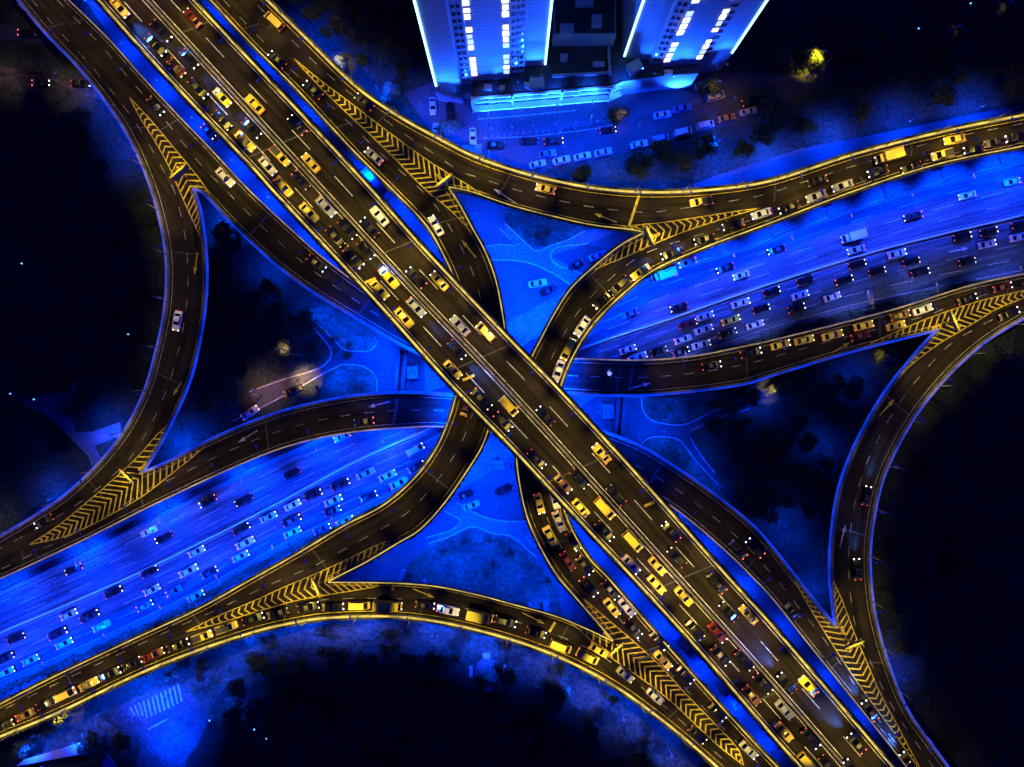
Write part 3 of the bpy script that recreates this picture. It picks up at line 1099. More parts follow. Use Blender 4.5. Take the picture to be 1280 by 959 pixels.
# deck lamps: rail, spacing, energy factor, x-range that stays unlit, label
DL = [('M_l', 11, 1.15, 'lower'), ('M_r', 11, 1.15, 'upper'),
      ('E_u', 11, 1.0, ''), ('F_l', 11, 1.1, ''), ('G_l', 11, 0.75, ''), ('H_r', 11, 0.75, ''),
      ('P_l', 11, 0.85, ''), ('Q_r', 11, 1.0, ''), ('R_u', 11, 0.8, ''), ('S_l', 11, 0.75, '')]
RN = {'M_l': 'the flyover\'s lower side', 'M_r': 'the flyover\'s upper side', 'E_u': 'the tower side of the bowed ramp', 'F_l': 'the park side of the bottom arched ramp',
      'G_l': 'the outer edge of the western loop ramp', 'H_r': 'the outer edge of the eastern loop ramp', 'P_l': 'the ramp bending bottom left', 'Q_r': 'the queue filled ramp', 'R_u': 'the low eastward ramp', 'S_l': 'the low southern ramp'}
for nm, sp, ef, _ in DL:
    p, sd, k = RAILLINE[nm]
    st = STR[k]
    L = cumlen(p)
    s, cnt = 5.0, 0
    while s < L[-1]:
        q, d = at_len(p, L, s)
        s += sp * random.uniform(0.92, 1.08)
        if not in_frame(q, 70):
            continue
        u = q.x * F / (H - q.z) + 640
        if k in 'RS' and 470 < u < 830:
            continue
        if k in 'PQ' and (600 < u < 690) and abs(q.y) < 25:
            continue
        n = Vector((-d.y, d.x, 0)) * sd
        i, dist, _ = nearest(st, q)
        half = (st['L'][i] - st['R'][i]).length / 2
        reach = min(half * 0.62, 3.8) if k != 'M' else 5.4
        gore = min(((q.xy - P3(gu, gv, q.z).xy).length for gu, gv in GPX), default=99)
        if k in 'GHRS':
            ef_ = ef * (1.3 if gore < 15 else 0.40)
        else:
            ef_ = ef * (1.4 if gore < 15 else 0.9)
        base = q + n * 0.24 + Vector((0, 0, 0.85))
        aim = q + n * reach
        h = 7.4 if k != 'M' else 8.0
        lamp(base, aim, h, ef_ * K_Y * 1750 * random.uniform(0.75, 1.25) * (1.35 if k == 'M' else 1.0), YEL if random.random() < 0.8 else (1.0, 0.68, 0.28), 94 if k in 'GHRS' else (80 if k != 'M' else 78), 0.6, LAMPY,
             f'{ORD[min(cnt, 29)]} lamp post along {RN[nm]}, from its ' + ('upper' if nm not in ('E_u', 'F_l') else 'western') + ' end', 'street lamps on the elevated roads', arm=1.6)
        cnt += 1

# blue street lamps beside the ground highway
def seq(pts, names, h, energy, size, dx, dy, reach, tag_, col=BLU):
    for i, (u, v) in enumerate(pts):
        base = P3(u, v, 0.0)
        aim = base + Vector((dx, dy, 0)).normalized() * reach
        lamp(base, aim, h, energy * K_B * random.uniform(0.8, 1.2), col, size, 0.6, LAMPB, f'{ORD[i]} blue lamp post on {tag_}, from the west', 'blue street lamps beside the ground roads', arm=1.5)


seq([(765, 373), (830, 342), (898, 320), (966, 299), (1036, 273), (1108, 249), (1180, 227), (1252, 208)], '', 11, 18500, 94, 0.3, -1, 5.0, 'the upper edge of the eastern ground highway')
seq([(20, 848), (92, 817), (164, 784), (230, 751), (296, 715), (362, 680), (432, 647), (500, 614)], '', 11, 14000, 124, -0.4, 1, 7, 'the lower edge of the western ground highway')
seq([(15, 733), (110, 688), (210, 638), (310, 588), (400, 550), (480, 540)], '', 6.0, 7500, 136, 0.4, -1, 4, 'the upper edge of the western ground highway')
seq([(760, 478), (850, 452), (950, 419), (1060, 389), (1150, 370), (1250, 350)], '', 8, 1500, 118, -0.3, 1, 5, 'the lower edge of the eastern ground highway', (0.09, 0.14, 1.0))


def flood(u, v, z, energy, size=135, col=BLU, tgt=None, where=''):
    """floodlight on a short post or bracket, pointing down"""
    p = P3(u, v, z)
    root = empty('floodlight', p, 'small blue floodlight hanging ' + where, 'floodlight', 'blue floodlights under the decks and beside the lawns')
    b = MB()
    b.box(p + Vector((0, 0, 0.12)), (0.45, 0.35, 0.24))
    b.build('housing', STEEL, root)
    b = MB()
    b.box(p + Vector((0, 0, -0.02)), (0.36, 0.28, 0.03))
    b.build('lens', LAMPB, root)
    b = MB()
    if z < 12:
        b.tube((p.x, p.y, 0), (p.x, p.y, p.z), 0.05, 0.04, 6)
        b.build('post', STEEL, root)
    else:
        b.tube((p.x, p.y, p.z + 0.2), (p.x, p.y, p.z + 0.8), 0.05, 0.05, 6)
        b.build('bracket', STEEL, root)
    t = P3(tgt[0], tgt[1], 0) if tgt else Vector((p.x, p.y, 0))
    spot('flood_light', p - Vector((0, 0, 0.1)), t, energy * K_B, col, size, 0.6, root)


FL = {
    'in the paved diamond below the bowed ramp': [(596, 268, 9, 7906), (640, 300, 9, 7906), (690, 320, 9, 7474), (628, 350, 9, 8625), (660, 390, 9, 9343), (735, 305, 9, 7474), (700, 360, 9, 8625), (645, 420, 9, 7187)],
    'in the paved diamond above the arched ramp': [(640, 585, 9, 6500), (600, 590, 9, 6500), (570, 635, 9, 6000), (625, 645, 9, 5500), (530, 675, 9, 5200), (480, 708, 9, 4500), (590, 690, 9, 7500), (650, 720, 9, 7500), (690, 755, 9, 7500), (560, 715, 9, 6000)],
    'beside the striped ground under the flyover': [(545, 478, 9.5, 5500), (515, 468, 6, 2500), (730, 505, 9.5, 5500), (750, 515, 9, 4000), (692, 462, 14, 26000), (688, 488, 14, 16000), (574, 512, 14, 24000), (568, 532, 14, 14000), (520, 424, 22.5, 22000), (490, 392, 22.5, 12000), (770, 560, 22.5, 9000)],
    'beside the western side road': [(440, 405, 6, 5070), (470, 430, 6, 5850), (420, 470, 6, 3510), (480, 468, 6, 5850), (395, 380, 6, 2730)],
    'beside the eastern side road': [(800, 515, 6, 2600), (830, 540, 6, 2200), (870, 580, 6, 1700), (900, 610, 6, 1000), (860, 500, 6, 800), (800, 550, 6, 1600)],
    'in the upper left gap beside the flyover': [(105, 0, 5, 3542), (150, 52, 5, 3542), (195, 99, 5, 3985), (240, 147, 5, 4206), (290, 200, 5, 4206), (335, 247, 5, 4428), (380, 293, 5, 4206), (408, 320, 5, 3321)],
    'in the upper gap between flyover and ramp': [(260, 8, 5, 3099), (320, 72, 5, 3099), (380, 133, 5, 3542), (455, 212, 5, 4428), (500, 262, 5, 4428), (538, 305, 5, 3542)],
    'in the lower gap between ramp and flyover': [(722, 662, 5, 3321), (748, 697, 5, 3542), (790, 745, 5, 3763), (832, 791, 5, 3985), (880, 847, 5, 3542), (925, 898, 5, 3321), (965, 940, 5, 3099)],
    'in the lower right gap beside the flyover': [(850, 650, 5, 3321), (890, 693, 5, 3321), (935, 743, 5, 3321), (985, 800, 5, 3099), (1082, 908, 5, 2200), (1040, 862, 5, 2656)],
    'over the verge below the arched ramp': [(300, 800, 8, 4881), (370, 795, 8, 4881), (450, 788, 8, 4881), (540, 795, 8, 5965), (600, 815, 8, 6508), (660, 835, 8, 3796), (720, 865, 8, 4881), (780, 900, 8, 4339), (840, 945, 8, 3796)],
    'over the corner road': [(165, 875, 8, 11640), (205, 870, 8, 8058), (195, 925, 8, 10745), (200, 950, 8, 7163), (265, 880, 8, 4029), (120, 895, 8, 4476), (90, 930, 8, 3581), (30, 945, 8, 4029), (285, 830, 8, 4029)],
    'over the service road above the bowed ramp': [(700, 218, 7, 2625), (830, 232, 7, 4375), (900, 212, 7, 6125), (970, 190, 7, 7875), (1050, 168, 7, 7875), (1140, 150, 7, 7875), (1230, 132, 7, 7875)],
    'over the tower forecourt': [(525, 130, 9, 4775), (565, 165, 9, 6481), (615, 160, 9, 7163), (660, 190, 9, 7163), (700, 165, 9, 6822), (745, 160, 9, 5799), (800, 155, 9, 4434), (840, 140, 9, 2387)],
    'beside the western loop ramp': [(150, 175, 7, 5000), (120, 120, 7, 4000), (130, 545, 6, 5000), (275, 270, 6, 5000), (215, 560, 6, 6000), (60, 625, 6, 4000), (330, 330, 6, 3500)],
    'beside the tree belt of the bowed ramp': [(370, 45, 8, 7500), (405, 75, 8, 6000), (470, 108, 8, 6750), (900, 175, 8, 5250), (760, 215, 8, 4500)],
    'near the eastern loop ramp': [(1040, 560, 6, 1320), (1005, 690, 6, 1800), (1030, 740, 6, 3000), (1130, 850, 6, 1500), (985, 660, 6, 1800), (1080, 470, 6, 1800), (960, 505, 6, 1500)],
}
for wh, lst in FL.items():
    for (u, v, z, e) in lst:
        flood(u, v, z, e, 140 if z < 7 else 128, BLU, None, wh)
# the right part of the eastern highway and warm pools by the side roads
WARM = [(383, 475, 7, 11000, (1.0, 0.62, 0.05), 'warm lamp post shining on the yellow patch of the western side road'),
        (335, 487, 9, 5200, (1.0, 0.50, 0.25), 'warm lamp post over the brown stretch of the western side road'),
        (905, 140, 9, 1500, (1.0, 0.55, 0.25), 'warm lamp post at the end of the tower forecourt'),
        (95, 108, 8, 1800, (1.0, 0.6, 0.35), 'warm lamp post beside the park road at the western edge'),
        (8, 98, 8, 1800, (1.0, 0.6, 0.35), 'warm lamp post at the picture edge of the park road'),
        (995, 112, 8, 250, (1.0, 0.6, 0.3), 'warm lamp post by the dark street beyond the towers'),
        (3, 662, 8, 900, (1.0, 0.8, 0.4), 'warm lamp post below the loop ramp at the western picture edge')]
for u, v, z, e, c, lab in WARM:
    lamp(P3(u - 6, v + 6, 0), P3(u, v, 0), z, e, c, {335: 92, 383: 66}.get(u, 112), 1.0, LAMPY, lab, None, arm=1.2)

# ------------------------------------------------------------------ sign gantries at the gores
GAN = [(234, 222, 'R', 'at the western loop gore'), (402, 727, 'P', 'at the gore above the arched ramp'), (808, 300, 'Q', 'at the gore beside the bowed ramp'), (1056, 797, 'H', 'at the eastern loop gore'),
       (1178, 404, 'R', 'at the striped far eastern gore'), (172, 592, 'G', 'at the gore of the lower left ramp'), (557, 233, 'P', 'at the gore below the towers'), (766, 802, 'Q', 'at the gore of the bottom ramp')]
for u, v, k, wh in GAN:
    z = STR[k]['z']
    p = P3(u, v, z)
    i, _, a = nearest(STR[k], p)
    root = empty('sign_gantry', p, 'yellow lit sign gantry on a single post ' + wh, 'sign gantry', 'gore sign gantries')
    n = Vector((-math.sin(a), math.cos(a), 0))
    b = MB()
    b.tube(p, p + Vector((0, 0, 5.2)), 0.2, 0.16, 10)
    b.build('post', YSTEEL, root)
    b = MB()
    b.box(p + Vector((0, 0, 5.2)), (0.35, 4.6, 0.35), a)
    for t in (-1.5, 0, 1.5):
        b.box(p + n * t + Vector((0, 0, 5.55)), (0.9, 0.12, 0.2), a)
    b.build('crossbeam', YSTEEL, root)
    b = MB()
    f = Vector((math.cos(a), math.sin(a), 0))
    b.box(p + f * 0.32 + Vector((0, 0, 4.3)), (0.12, 4.2, 2.2), a)
    b.build('sign_panel', SIGN, root)
    b = MB()
    for t in range(3):
        b.tube(p - f * (1.3 + t * 0.75) + Vector((0, 0, 0.02)), p - f * (1.3 + t * 0.75) + Vector((0, 0, 0.9)), 0.34, 0.34, 12)
    b.build('crash_cushion', YSTEEL, root)
    spot('added_beam_light', p + Vector((0, 0, 8.8)), p + Vector((0, 0, 5)), 900 * K_Y, YEL, 75, 0.7, root, 0.2)  # added light to brighten the crossbeam, has no fixture

# a white sign on a gantry over the highway
p = P3(1074, 375, 0)
root = empty('sign_gantry', p, 'white sign panel on a bracket over the lower lanes of the ground highway', 'sign gantry')
b = MB()
b.tube(p + Vector((0.6, -2.6, 0)), p + Vector((0.6, -2.6, 6.4)), 0.16, 0.12)
b.tube(p + Vector((0.6, -2.7, 6.3)), p + Vector((-0.4, 2.0, 6.3)), 0.1, 0.08)
b.build('post', PALES, root)
b = MB()
b.box(p + Vector((0, 0, 6.1)), (1.0, 3.4, 0.5), R(8))
b.build('sign_panel', plain('white_panel', (0.75, 0.75, 0.75)), root)

# barrier in the middle of the ground highway
b = MB()
sweep(b, [q for q in hwm], [(-0.28, 0.003), (-0.1, 0.8), (0.1, 0.8), (0.28, 0.003)])
tag(b.build('crash_barrier', PALES), 'long pale crash barrier dividing the two carriageways of the blue ground highway', 'barrier')
b = MB()
for pl_ in (up,):
    q = [x for x in pl_]
    sweep(b, q, [(0.3, 0.003), (0.3, 0.9), (0.42, 0.9), (0.42, 0.003)])
tag(b.build('guard_rail', STEEL), 'thin steel guard rail along the upper edge of the ground highway', 'guard rail')

# hedge strips on the highway verges
def hedge(px, w, h, label, name='hedge'):
    p = line_world(px, 0, 0.8)
    L = cumlen(p)
    rr = random.Random(int(px[0][0]))
    b = MB()
    s = 0
    while s < L[-1]:
        q, d = at_len(p, L, s)
        n = Vector((-d.y, d.x, 0))
        wv = w * (0.65 + 0.35 * math.sin(s * 0.7) * math.sin(s * 0.31 + 1))
        for _ in range(int(9 * w)):
            c = q + n * rr.uniform(-wv / 2, wv / 2) + Vector((0, 0, rr.uniform(0.05, h))) + d * rr.uniform(-.3, .3)
            a = rr.uniform(0, 6.28)
            r = rr.uniform(0.12, 0.3)
            t = Vector((math.cos(a), math.sin(a), rr.uniform(-.4, .6))) * r
            u = Vector((-math.sin(a), math.cos(a), rr.uniform(-.3, .3))) * r * .6
            b.quad(c - t, c + u, c + t, c - u)
        s += 0.45
    o = b.build(name, HEDGE)
    tag(o, label, 'hedge')


hedge([(800, 470), (880, 448), (960, 421), (1072, 390), (1180, 362), (1290, 346)], 2.6, 1.2, 'long clipped hedge between the ground highway and the low eastern ramp')
hedge([(-10, 867), (100, 820), (225, 762), (330, 703), (400, 668), (480, 632)], 2.2, 1.2, 'long clipped hedge on the lower verge of the western ground highway')

# ------------------------------------------------------------------ buildings
FAC = noise_mat('tower_render', (0.34, 0.36, 0.38), (0.48, 0.50, 0.52), 0.15, 0.8, 4)


def band_mat():
    """facade cladding with floor joints every three metres"""
    def f(t, b):
        g = t.nodes.new('ShaderNodeNewGeometry')
        s = t.nodes.new('ShaderNodeSeparateXYZ')
        t.links.new(g.outputs['Position'], s.inputs[0])
        m = t.nodes.new('ShaderNodeMath')
        m.operation = 'FRACT'
        d = t.nodes.new('ShaderNodeMath')
        d.operation = 'MULTIPLY'
        d.inputs[1].default_value = 1 / 1.5
        t.links.new(s.outputs['Z'], d.inputs[0])
        t.links.new(d.outputs[0], m.inputs[0])
        c = t.nodes.new('ShaderNodeMath')
        c.operation = 'LESS_THAN'
        c.inputs[1].default_value = 0.12
        t.links.new(m.outputs[0], c.inputs[0])
        n = t.nodes.new('ShaderNodeTexNoise')
        n.inputs['Scale'].default_value = 0.3
        t.links.new(g.outputs['Position'], n.inputs['Vector'])
        r = t.nodes.new('ShaderNodeMixRGB')
        r.inputs[1].default_value = (0.30, 0.32, 0.34, 1)
        r.inputs[2].default_value = (0.46, 0.48, 0.50, 1)
        t.links.new(n.outputs['Fac'], r.inputs[0])
        x = t.nodes.new('ShaderNodeMixRGB')
        x.inputs[2].default_value = (0.2, 0.21, 0.22, 1)
        t.links.new(c.outputs[0], x.inputs[0])
        t.links.new(r.outputs[0], x.inputs[1])
        t.links.new(x.outputs[0], b.inputs['Base Color'])
        b.inputs['Roughness'].default_value = 0.75
    return mat('tower_cladding', f)


CLAD = band_mat()
DARKW = plain('unlit_window', (0.02, 0.022, 0.03), 0.15, 0, 0.6)
ROOFD = noise_mat('podium_roof', (0.03, 0.03, 0.03), (0.06, 0.06, 0.06), 0.3, 0.9, 5, fine=2)
CYA = (0.008, 0.085, 1.0)
ZP = 9.0
TOP = 92.0


def tower(front, back, label, led_at, win_faces, dark_faces, up_faces):
    """front: footprint pixels at podium height, west to east; back: pixels closing the plan"""
    pts = [P3(u, v, ZP) for u, v in front] + [P3(u, v, ZP) for u, v in back]
    c = sum(pts, Vector()) / len(pts)
    root = empty('tower', (c.x, c.y, 0), label, 'tower')
    b = MB()
    b.prism([(p.x, p.y) for p in pts], 0, TOP)
    b.build('wall', CLAD, root)
    b = MB()
    cc = Vector((c.x, c.y, 0))
    b.prism([((p.x - c.x) * 1.03 + c.x, (p.y - c.y) * 1.03 + c.y) for p in pts], TOP + 0.003, TOP + 1.2)
    b.build('roof', CONCD, root)
    fp = [Vector((p.x, p.y, 0)) for p in pts]

    def face(i):
        a, d = fp[i], fp[(i + 1) % len(fp)]
        t = (d - a).normalized()
        n = Vector((t.y, -t.x, 0))
        if n.dot(a - cc * 1.0 + (d - a) / 2 - Vector((0, 0, 0))) < 0 and False:
            n = -n
        return a, d, t, n
    for i in led_at:
        a = fp[i]
        n = Vector((0, -1, 0))
        b = MB()
        b.box((a.x + (0.12 if i == 0 else -0.12), a.y - 0.12, ZP + 1 + (TOP - ZP - 1) / 2), (0.42, 0.3, TOP - ZP - 1))
        b.build('light_line', LEDC, root)
    for i, s0, wd in win_faces:
        a, d, t, n = face(i)
        L_ = (d - a).length
        zf = ZP + 3.2
        j = 0
        while zf < TOP - 3 and j < 27:
            wm_ = random.choice((WINL, WINL, WINL, WIN2))
            if j % 5 != 4 and not (i % 3 == 0 and j % 9 == 7):
                hh = random.choice((1.8, 1.9, 1.9, 1.4))
                c0 = a + t * (L_ * s0)
                b = MB()
                q = c0 + n * 0.10
                b.box((q.x, q.y, zf + hh / 2), (wd * random.choice((1, 1, 0.85)), 0.16, hh), math.atan2(t.y, t.x))
                b.build('window', wm_, root)
            zf += 2.75
            j += 1
    for i, lo, hi, n_ in dark_faces:
        a, d, t, n = face(i)
        L_ = (d - a).length
        for k in range(n_):
            f_ = lo + (hi - lo) * (k + 0.5) / n_
            zf = ZP + 2.0
            cnt = 0
            while zf < 46:
                q = a + t * (L_ * f_) + n * 0.04
                b = MB()
                b.box((q.x, q.y, zf + 0.6), (0.7, 0.08, 1.2), math.atan2(t.y, t.x))
                b.build('window', DARKW, root)
                zf += 2.9
                cnt += 1
    for i, f_, en in up_faces:
        a, d, t, n = face(i)
        q = a + t * ((d - a).length * f_) + n * 2.3
        b = MB()
        b.box((q.x, q.y, ZP + 0.35), (0.5, 0.35, 0.3), math.atan2(t.y, t.x))
        b.build('uplight', STEEL, root)
        spot('uplight_beam', (q.x, q.y, ZP + 0.6), (q.x - n.x * 1.5, q.y - n.y * 1.5, ZP + 32), en * 0.72 * K_B, CYA, 84, 0.9, root, 0.2)
    return root


tower([(545, 109), (576, 112), (577, 106), (590, 105), (591, 101), (636, 98), (637, 92), (655, 90), (656, 84), (682, 82)], [(688, 8), (540, 8)],
      'western blue lit tower with two columns of bright windows, twin light lines on its corners', [0, 9],
      [(4, 0.06, 1.3), (4, 0.94, 1.3)], [(2, 0.1, 0.9, 2), (6, 0.1, 0.95, 3)],
      [(0, 0.25, 5200), (0, 0.75, 5200), (4, 0.3, 5200), (4, 0.7, 5200), (8, 0.3, 5200), (8, 0.75, 4800), (6, 0.5, 1800), (2, 0.5, 1500)])
tower([(779, 72), (811, 76), (812, 80), (826, 81), (827, 84), (872, 80), (873, 74), (884, 74), (885, 72), (914, 68)], [(900, -30), (770, -25)],
      'eastern blue lit tower, its window columns leaning outward over the podium', [0, 9],
      [(4, 0.06, 1.35), (4, 0.94, 1.2)], [(2, 0.1, 0.9, 2), (6, 0.15, 0.9, 2)],
      [(0, 0.3, 4600), (0, 0.8, 4600), (4, 0.3, 5200), (4, 0.7, 5200), (8, 0.3, 3600), (8, 0.75, 3600), (2, 0.5, 1400)])

# podium with stepped glazed front
PFRONT = [(546, 124), (578, 127), (580, 121), (592, 138), (640, 134), (690, 130), (700, 128), (760, 124), (770, 121), (820, 113), (862, 110), (905, 84)]
root = empty('podium', (P3(700, 120, 0).x, P3(700, 120, 0).y, 0), 'low podium with a stepped glazed front joining the two blue towers', 'building')
pp = [P3(u, v, 0) for u, v in [(592, 139), (640, 135), (700, 130), (760, 125), (772, 120), (822, 113), (862, 110), (862, 60), (592, 60)]]
b = MB()
b.prism([(p.x, p.y) for p in pp], 0, ZP - 0.01)
b.build('wall', FAC, root)
b = MB()
b.poly([(p.x, p.y, ZP) for p in pp[::1]])
o = b.build('roof', ROOFD, root)
if o.data.polygons[0].normal.z < 0:
    o.data.flip_normals()
for i in range(4):
    a, c = pp[i], pp[i + 1]
    t = (c - a).normalized()
    n = Vector((t.y, -t.x, 0))
    L_ = (c - a).length
    for zz, hh, ou in ((ZP - 0.1, 0.7, 0.5), (6.1, 0.5, 0.45), (3.2, 0.6, 1.3)):
        b = MB()
        m = (a + c) / 2 + n * ou / 2
        b.box((m.x, m.y, zz), (L_, ou, hh), math.atan2(t.y, t.x))
        b.build('cornice', PALES, root)
    nb = max(2, int(L_ / 3.1))
    for k in range(nb):
        for zz in (4.65, 7.5):
            m = a.lerp(c, (k + 0.5) / nb) + n * 0.05
            b = MB()
            b.box((m.x, m.y, zz), (L_ / nb * 0.66, 0.1, 1.35), math.atan2(t.y, t.x))
            b.build('window', DARKW, root)
    if L_ > 4:
        for k in range(nb // 2 + 1):
            m = a.lerp(c, k / (nb // 2 + 0.001)) + n * 0.3
            b = MB()
            b.box((m.x, m.y, 4.9), (0.5, 0.9, 8.9), math.atan2(t.y, t.x))
            b.build('pilaster', PALES, root)
for (u0, u1, v, e) in ((600, 760, 150, 5200),):
    for k in range(6):
        u = u0 + (u1 - u0) * (k + 0.5) / 6
        q = P3(u, 162 - (u - 600) * 0.07, 0)
        b = MB()
        b.box((q.x, q.y, 0.2), (0.5, 0.35, 0.3))
        b.build('uplight', STEEL, root)
        spot('uplight_beam', (q.x, q.y, 0.5), (q.x, q.y + 5.0, 7.5), e * 1.0 * K_B, CYA, 110, 0.8, root, 0.2)
q = P3(846, 125, 0)
spot('uplight_beam', (q.x, q.y, 0.5), (q.x, q.y + 5.0, 7.0), 7000 * K_B, CYA, 110, 0.8, root, 0.2)
for i, (u, v) in enumerate(((612, 172), (652, 168), (694, 163), (736, 158), (778, 150))):  # posts added to brighten the podium wall and its cornice tops
    lamp(P3(u, v, 0), P3(u, v - 42, 7.5), 11, 6000 * K_B, CYA, 78, 0.8, LAMPB, f'{ORD[i]} added blue lamp post facing the podium front, from its western end', 'added lamp posts brightening the podium', arm=1.5)
# roof furniture of the podium between the towers
for (u0, v0, u1, v1, h, nm) in ((690, 96, 765, 92, 0.9, 'roof_parapet'), (690, 20, 760, 16, 1.0, 'roof_parapet'), (762, 95, 758, 10, 0.8, 'roof_parapet'), (662, 107, 680, 106, 1.6, 'roof_vent'), (785, 90, 800, 82, 1.8, 'roof_vent')):
    a, c = P3(u0, v0, ZP), P3(u1, v1, ZP)
    t = c - a
    m = (a + c) / 2
    b = MB()
    b.box((m.x, m.y, ZP + 0.004 + h / 2), (t.length, 0.5 if nm == 'roof_parapet' else 2.4, h), math.atan2(t.y, t.x))
    b.build(nm, FAC, root)
b = MB()
a0 = P3(668, 102, ZP)
pts = [(a0.x + 2.3 * math.cos(t * math.pi / 12), a0.y - 0.6 - 1.6 * math.sin(t * math.pi / 12)) for t in range(13)]
b.prism(pts, ZP + 0.006, ZP + 1.3)
b.build('drum_roof_edge', PALES, root)
# middle block behind, tall and dark
root2 = empty('podium_annex', P3(722, 30, 0), 'dark flat roofed block between the two towers', 'building')
b = MB()
pp2 = [P3(u, v, ZP) for u, v in [(690, 58), (766, 58), (766, -60), (690, -60)]]
b.prism([(p.x, p.y) for p in pp2], 0, ZP + 6)
b.build('wall', FAC, root2)
b = MB()
b.prism([(p.x, p.y) for p in [P3(u, v, ZP) for u, v in [(692, 56), (764, 56), (764, -58), (692, -58)]]], ZP + 6.003, ZP + 6.2)
b.build('roof', ROOFD, root2)
for (u, v, sx, sy, h) in ((708, 40, 3, 2.2, 1.6), (745, 30, 2.2, 2.2, 2.0), (730, 5, 4, 2, 1.2)):
    p = P3(u, v, ZP + 6)
    b = MB()
    b.box((p.x, p.y, ZP + 6.21 + h / 2), (sx, sy, h))
    b.build('roof_vent', FAC, root2)
for (u, v, sx, sy, h) in ((705, 74, 1.6, 1.6, 1.1), (748, 82, 2.6, 1.2, 0.9), (610, 110, 1.8, 1.2, 1.0), (628, 112, 1.2, 1.2, 1.2), (835, 92, 1.8, 1.0, 1.0)):
    p = P3(u, v, ZP)
    b = MB()
    b.box((p.x, p.y, ZP + 0.005 + h / 2), (sx, sy, h))
    b.build('roof_vent', FAC, root)
# western low shop wing
root3 = empty('entrance_wing', P3(562, 120, 0), 'small pale entrance block at the foot of the western tower', 'building')
b = MB()
b.prism([(p.x, p.y) for p in [P3(u, v, 0) for u, v in [(547, 125), (578, 127), (579, 113), (548, 112)]]], 0, 6.5)
b.build('wall', FAC, root3)
b = MB()
for u in (557, 567):
    p = P3(u, 126.4, 0)
    b = MB()
    b.box((p.x, p.y, 4.2), (1.1, 0.3, 1.2))
    b.build('window', DARKW, root3)
q = P3(562, 150, 0)
spot('uplight_beam', (q.x, q.y, 0.5), (q.x, q.y + 4.0, 5.0), 4000 * K_B, CYA, 110, 0.8, root3, 0.2)

# canopy in the lower left corner
root = empty('canopy', P3(60, 945, 0), 'pale angled canopy roof on posts in the bottom left corner', 'canopy')
b = MB()
for px in ([(20, 958), (30, 950), (112, 925), (122, 932), (118, 940)], [(112, 925), (122, 926), (146, 959), (134, 970), (126, 950)], [(30, 980), (50, 958), (70, 968), (50, 990)]):
    b.prism([(p.x, p.y) for p in [P3(u, v, 5) for u, v in px]], 4.7 + len(b.v) * 0.002, 5.0 + len(b.v) * 0.002)
b.build('roof_slab', FAC, root)
for u, v in ((32, 955), (112, 930), (136, 962)):
    b = MB()
    p = P3(u, v, 5)
    b.tube((p.x, p.y, 0), (p.x, p.y, 4.7), 0.18, 0.18)
    b.build('post', STEEL, root)
spot('canopy_light', P3(95, 930, 11), P3(85, 940, 4), 900 * K_B, BLU, 110, 0.8, root)

# round planter with four slabs in the southern park
c = P3(610, 838, 0)
root = empty('round_planter', c, 'round pale planter with four slab benches in the dark southern park', 'planter')
b = MB()
b.tube((c.x, c.y, 0.01), (c.x, c.y, 0.5), 3.1, 3.0, 28)
b.build('basin', PAVE, root)
for dx, dy, sx, sy in ((-0.3, 3.6, 1.7, 1.3), (0, -4.3, 1.6, 1.6), (-4.1, -0.2, 0.8, 2.6), (4.0, -0.1, 0.7, 2.8)):
    b = MB()
    b.box((c.x + dx, c.y + dy, 0.25), (sx, sy, 0.45))
    b.build('bench_slab', CONC, root)
flood(612, 845, 7, 650, 110, BLU, None, 'over the round planter')
flood(590, 815, 7, 500, 110, BLU, None, 'between the arched ramp and the round planter')

# low retaining walls under the flyover
for (u0, v0, u1, v1, lab) in ((500, 438, 496, 491, 'dark low retaining wall west of the flyover, beside the blue striped ground'), (509, 440, 504, 491, 'narrow dark wall running next to the western retaining wall'),
                              (772, 497, 768, 541, 'dark low retaining wall east of the flyover, beside the pale block'), (780, 497, 776, 543, 'narrow dark wall running next to the eastern retaining wall')):
    a, c = P3(u0, v0, 0), P3(u1, v1, 0)
    t = c - a
    m = (a + c) / 2
    b = MB()
    b.box((m.x, m.y, 1.2), (t.length, 0.9, 2.35), math.atan2(t.y, t.x))
    tag(b.build('retaining_wall', TRIM), lab, 'wall')
SHACK = [(517, 466, 2.2, 2.6, 'small pale hut on the blue ground west of the flyover'), (759, 514, 2.2, 3.2, 'small pale hut on the blue ground east of the flyover'), (622, 580, 2.6, 1.9, 'small pale hut on the paving below the flyover'),
         (682, 757, 1.0, 2.4, 'small pale slab shed at the tip of the lawn beside the arched ramp'), (503, 718, 1.0, 2.6, 'narrow pale shed on the lawn near the arched ramp')]
for u, v, sx, sy, lab in SHACK:
    p = P3(u, v, 0)
    root = empty('hut', p, lab, 'hut')
    b = MB()
    rz = R(-25) if 'narrow' in lab else R(4)
    b.box((p.x, p.y, 1.15), (sx, sy, 2.3), rz)
    b.build('wall', FAC, root)
    b = MB()
    b.box((p.x, p.y, 2.40), (sx + 0.3, sy + 0.3, 0.16), rz)
    b.build('roof', CONCX, root)


# ------------------------------------------------------------------ vehicles
def inset(q, m0, m1, m2, m3, off):
    """quad inside the face q (4 corners a,b,c,d), margins as fractions, pushed outwards"""
    a, b_, c, d = [Vector(x) for x in q]

    def uv(u, v):
        return a.lerp(b_, u).lerp(d.lerp(c, u), v)
    n = (b_ - a).cross(d - a).normalized()
    return [uv(m0, m1) + n * off, uv(1 - m2, m1) + n * off, uv(1 - m2, 1 - m3) + n * off, uv(m0, 1 - m3) + n * off]


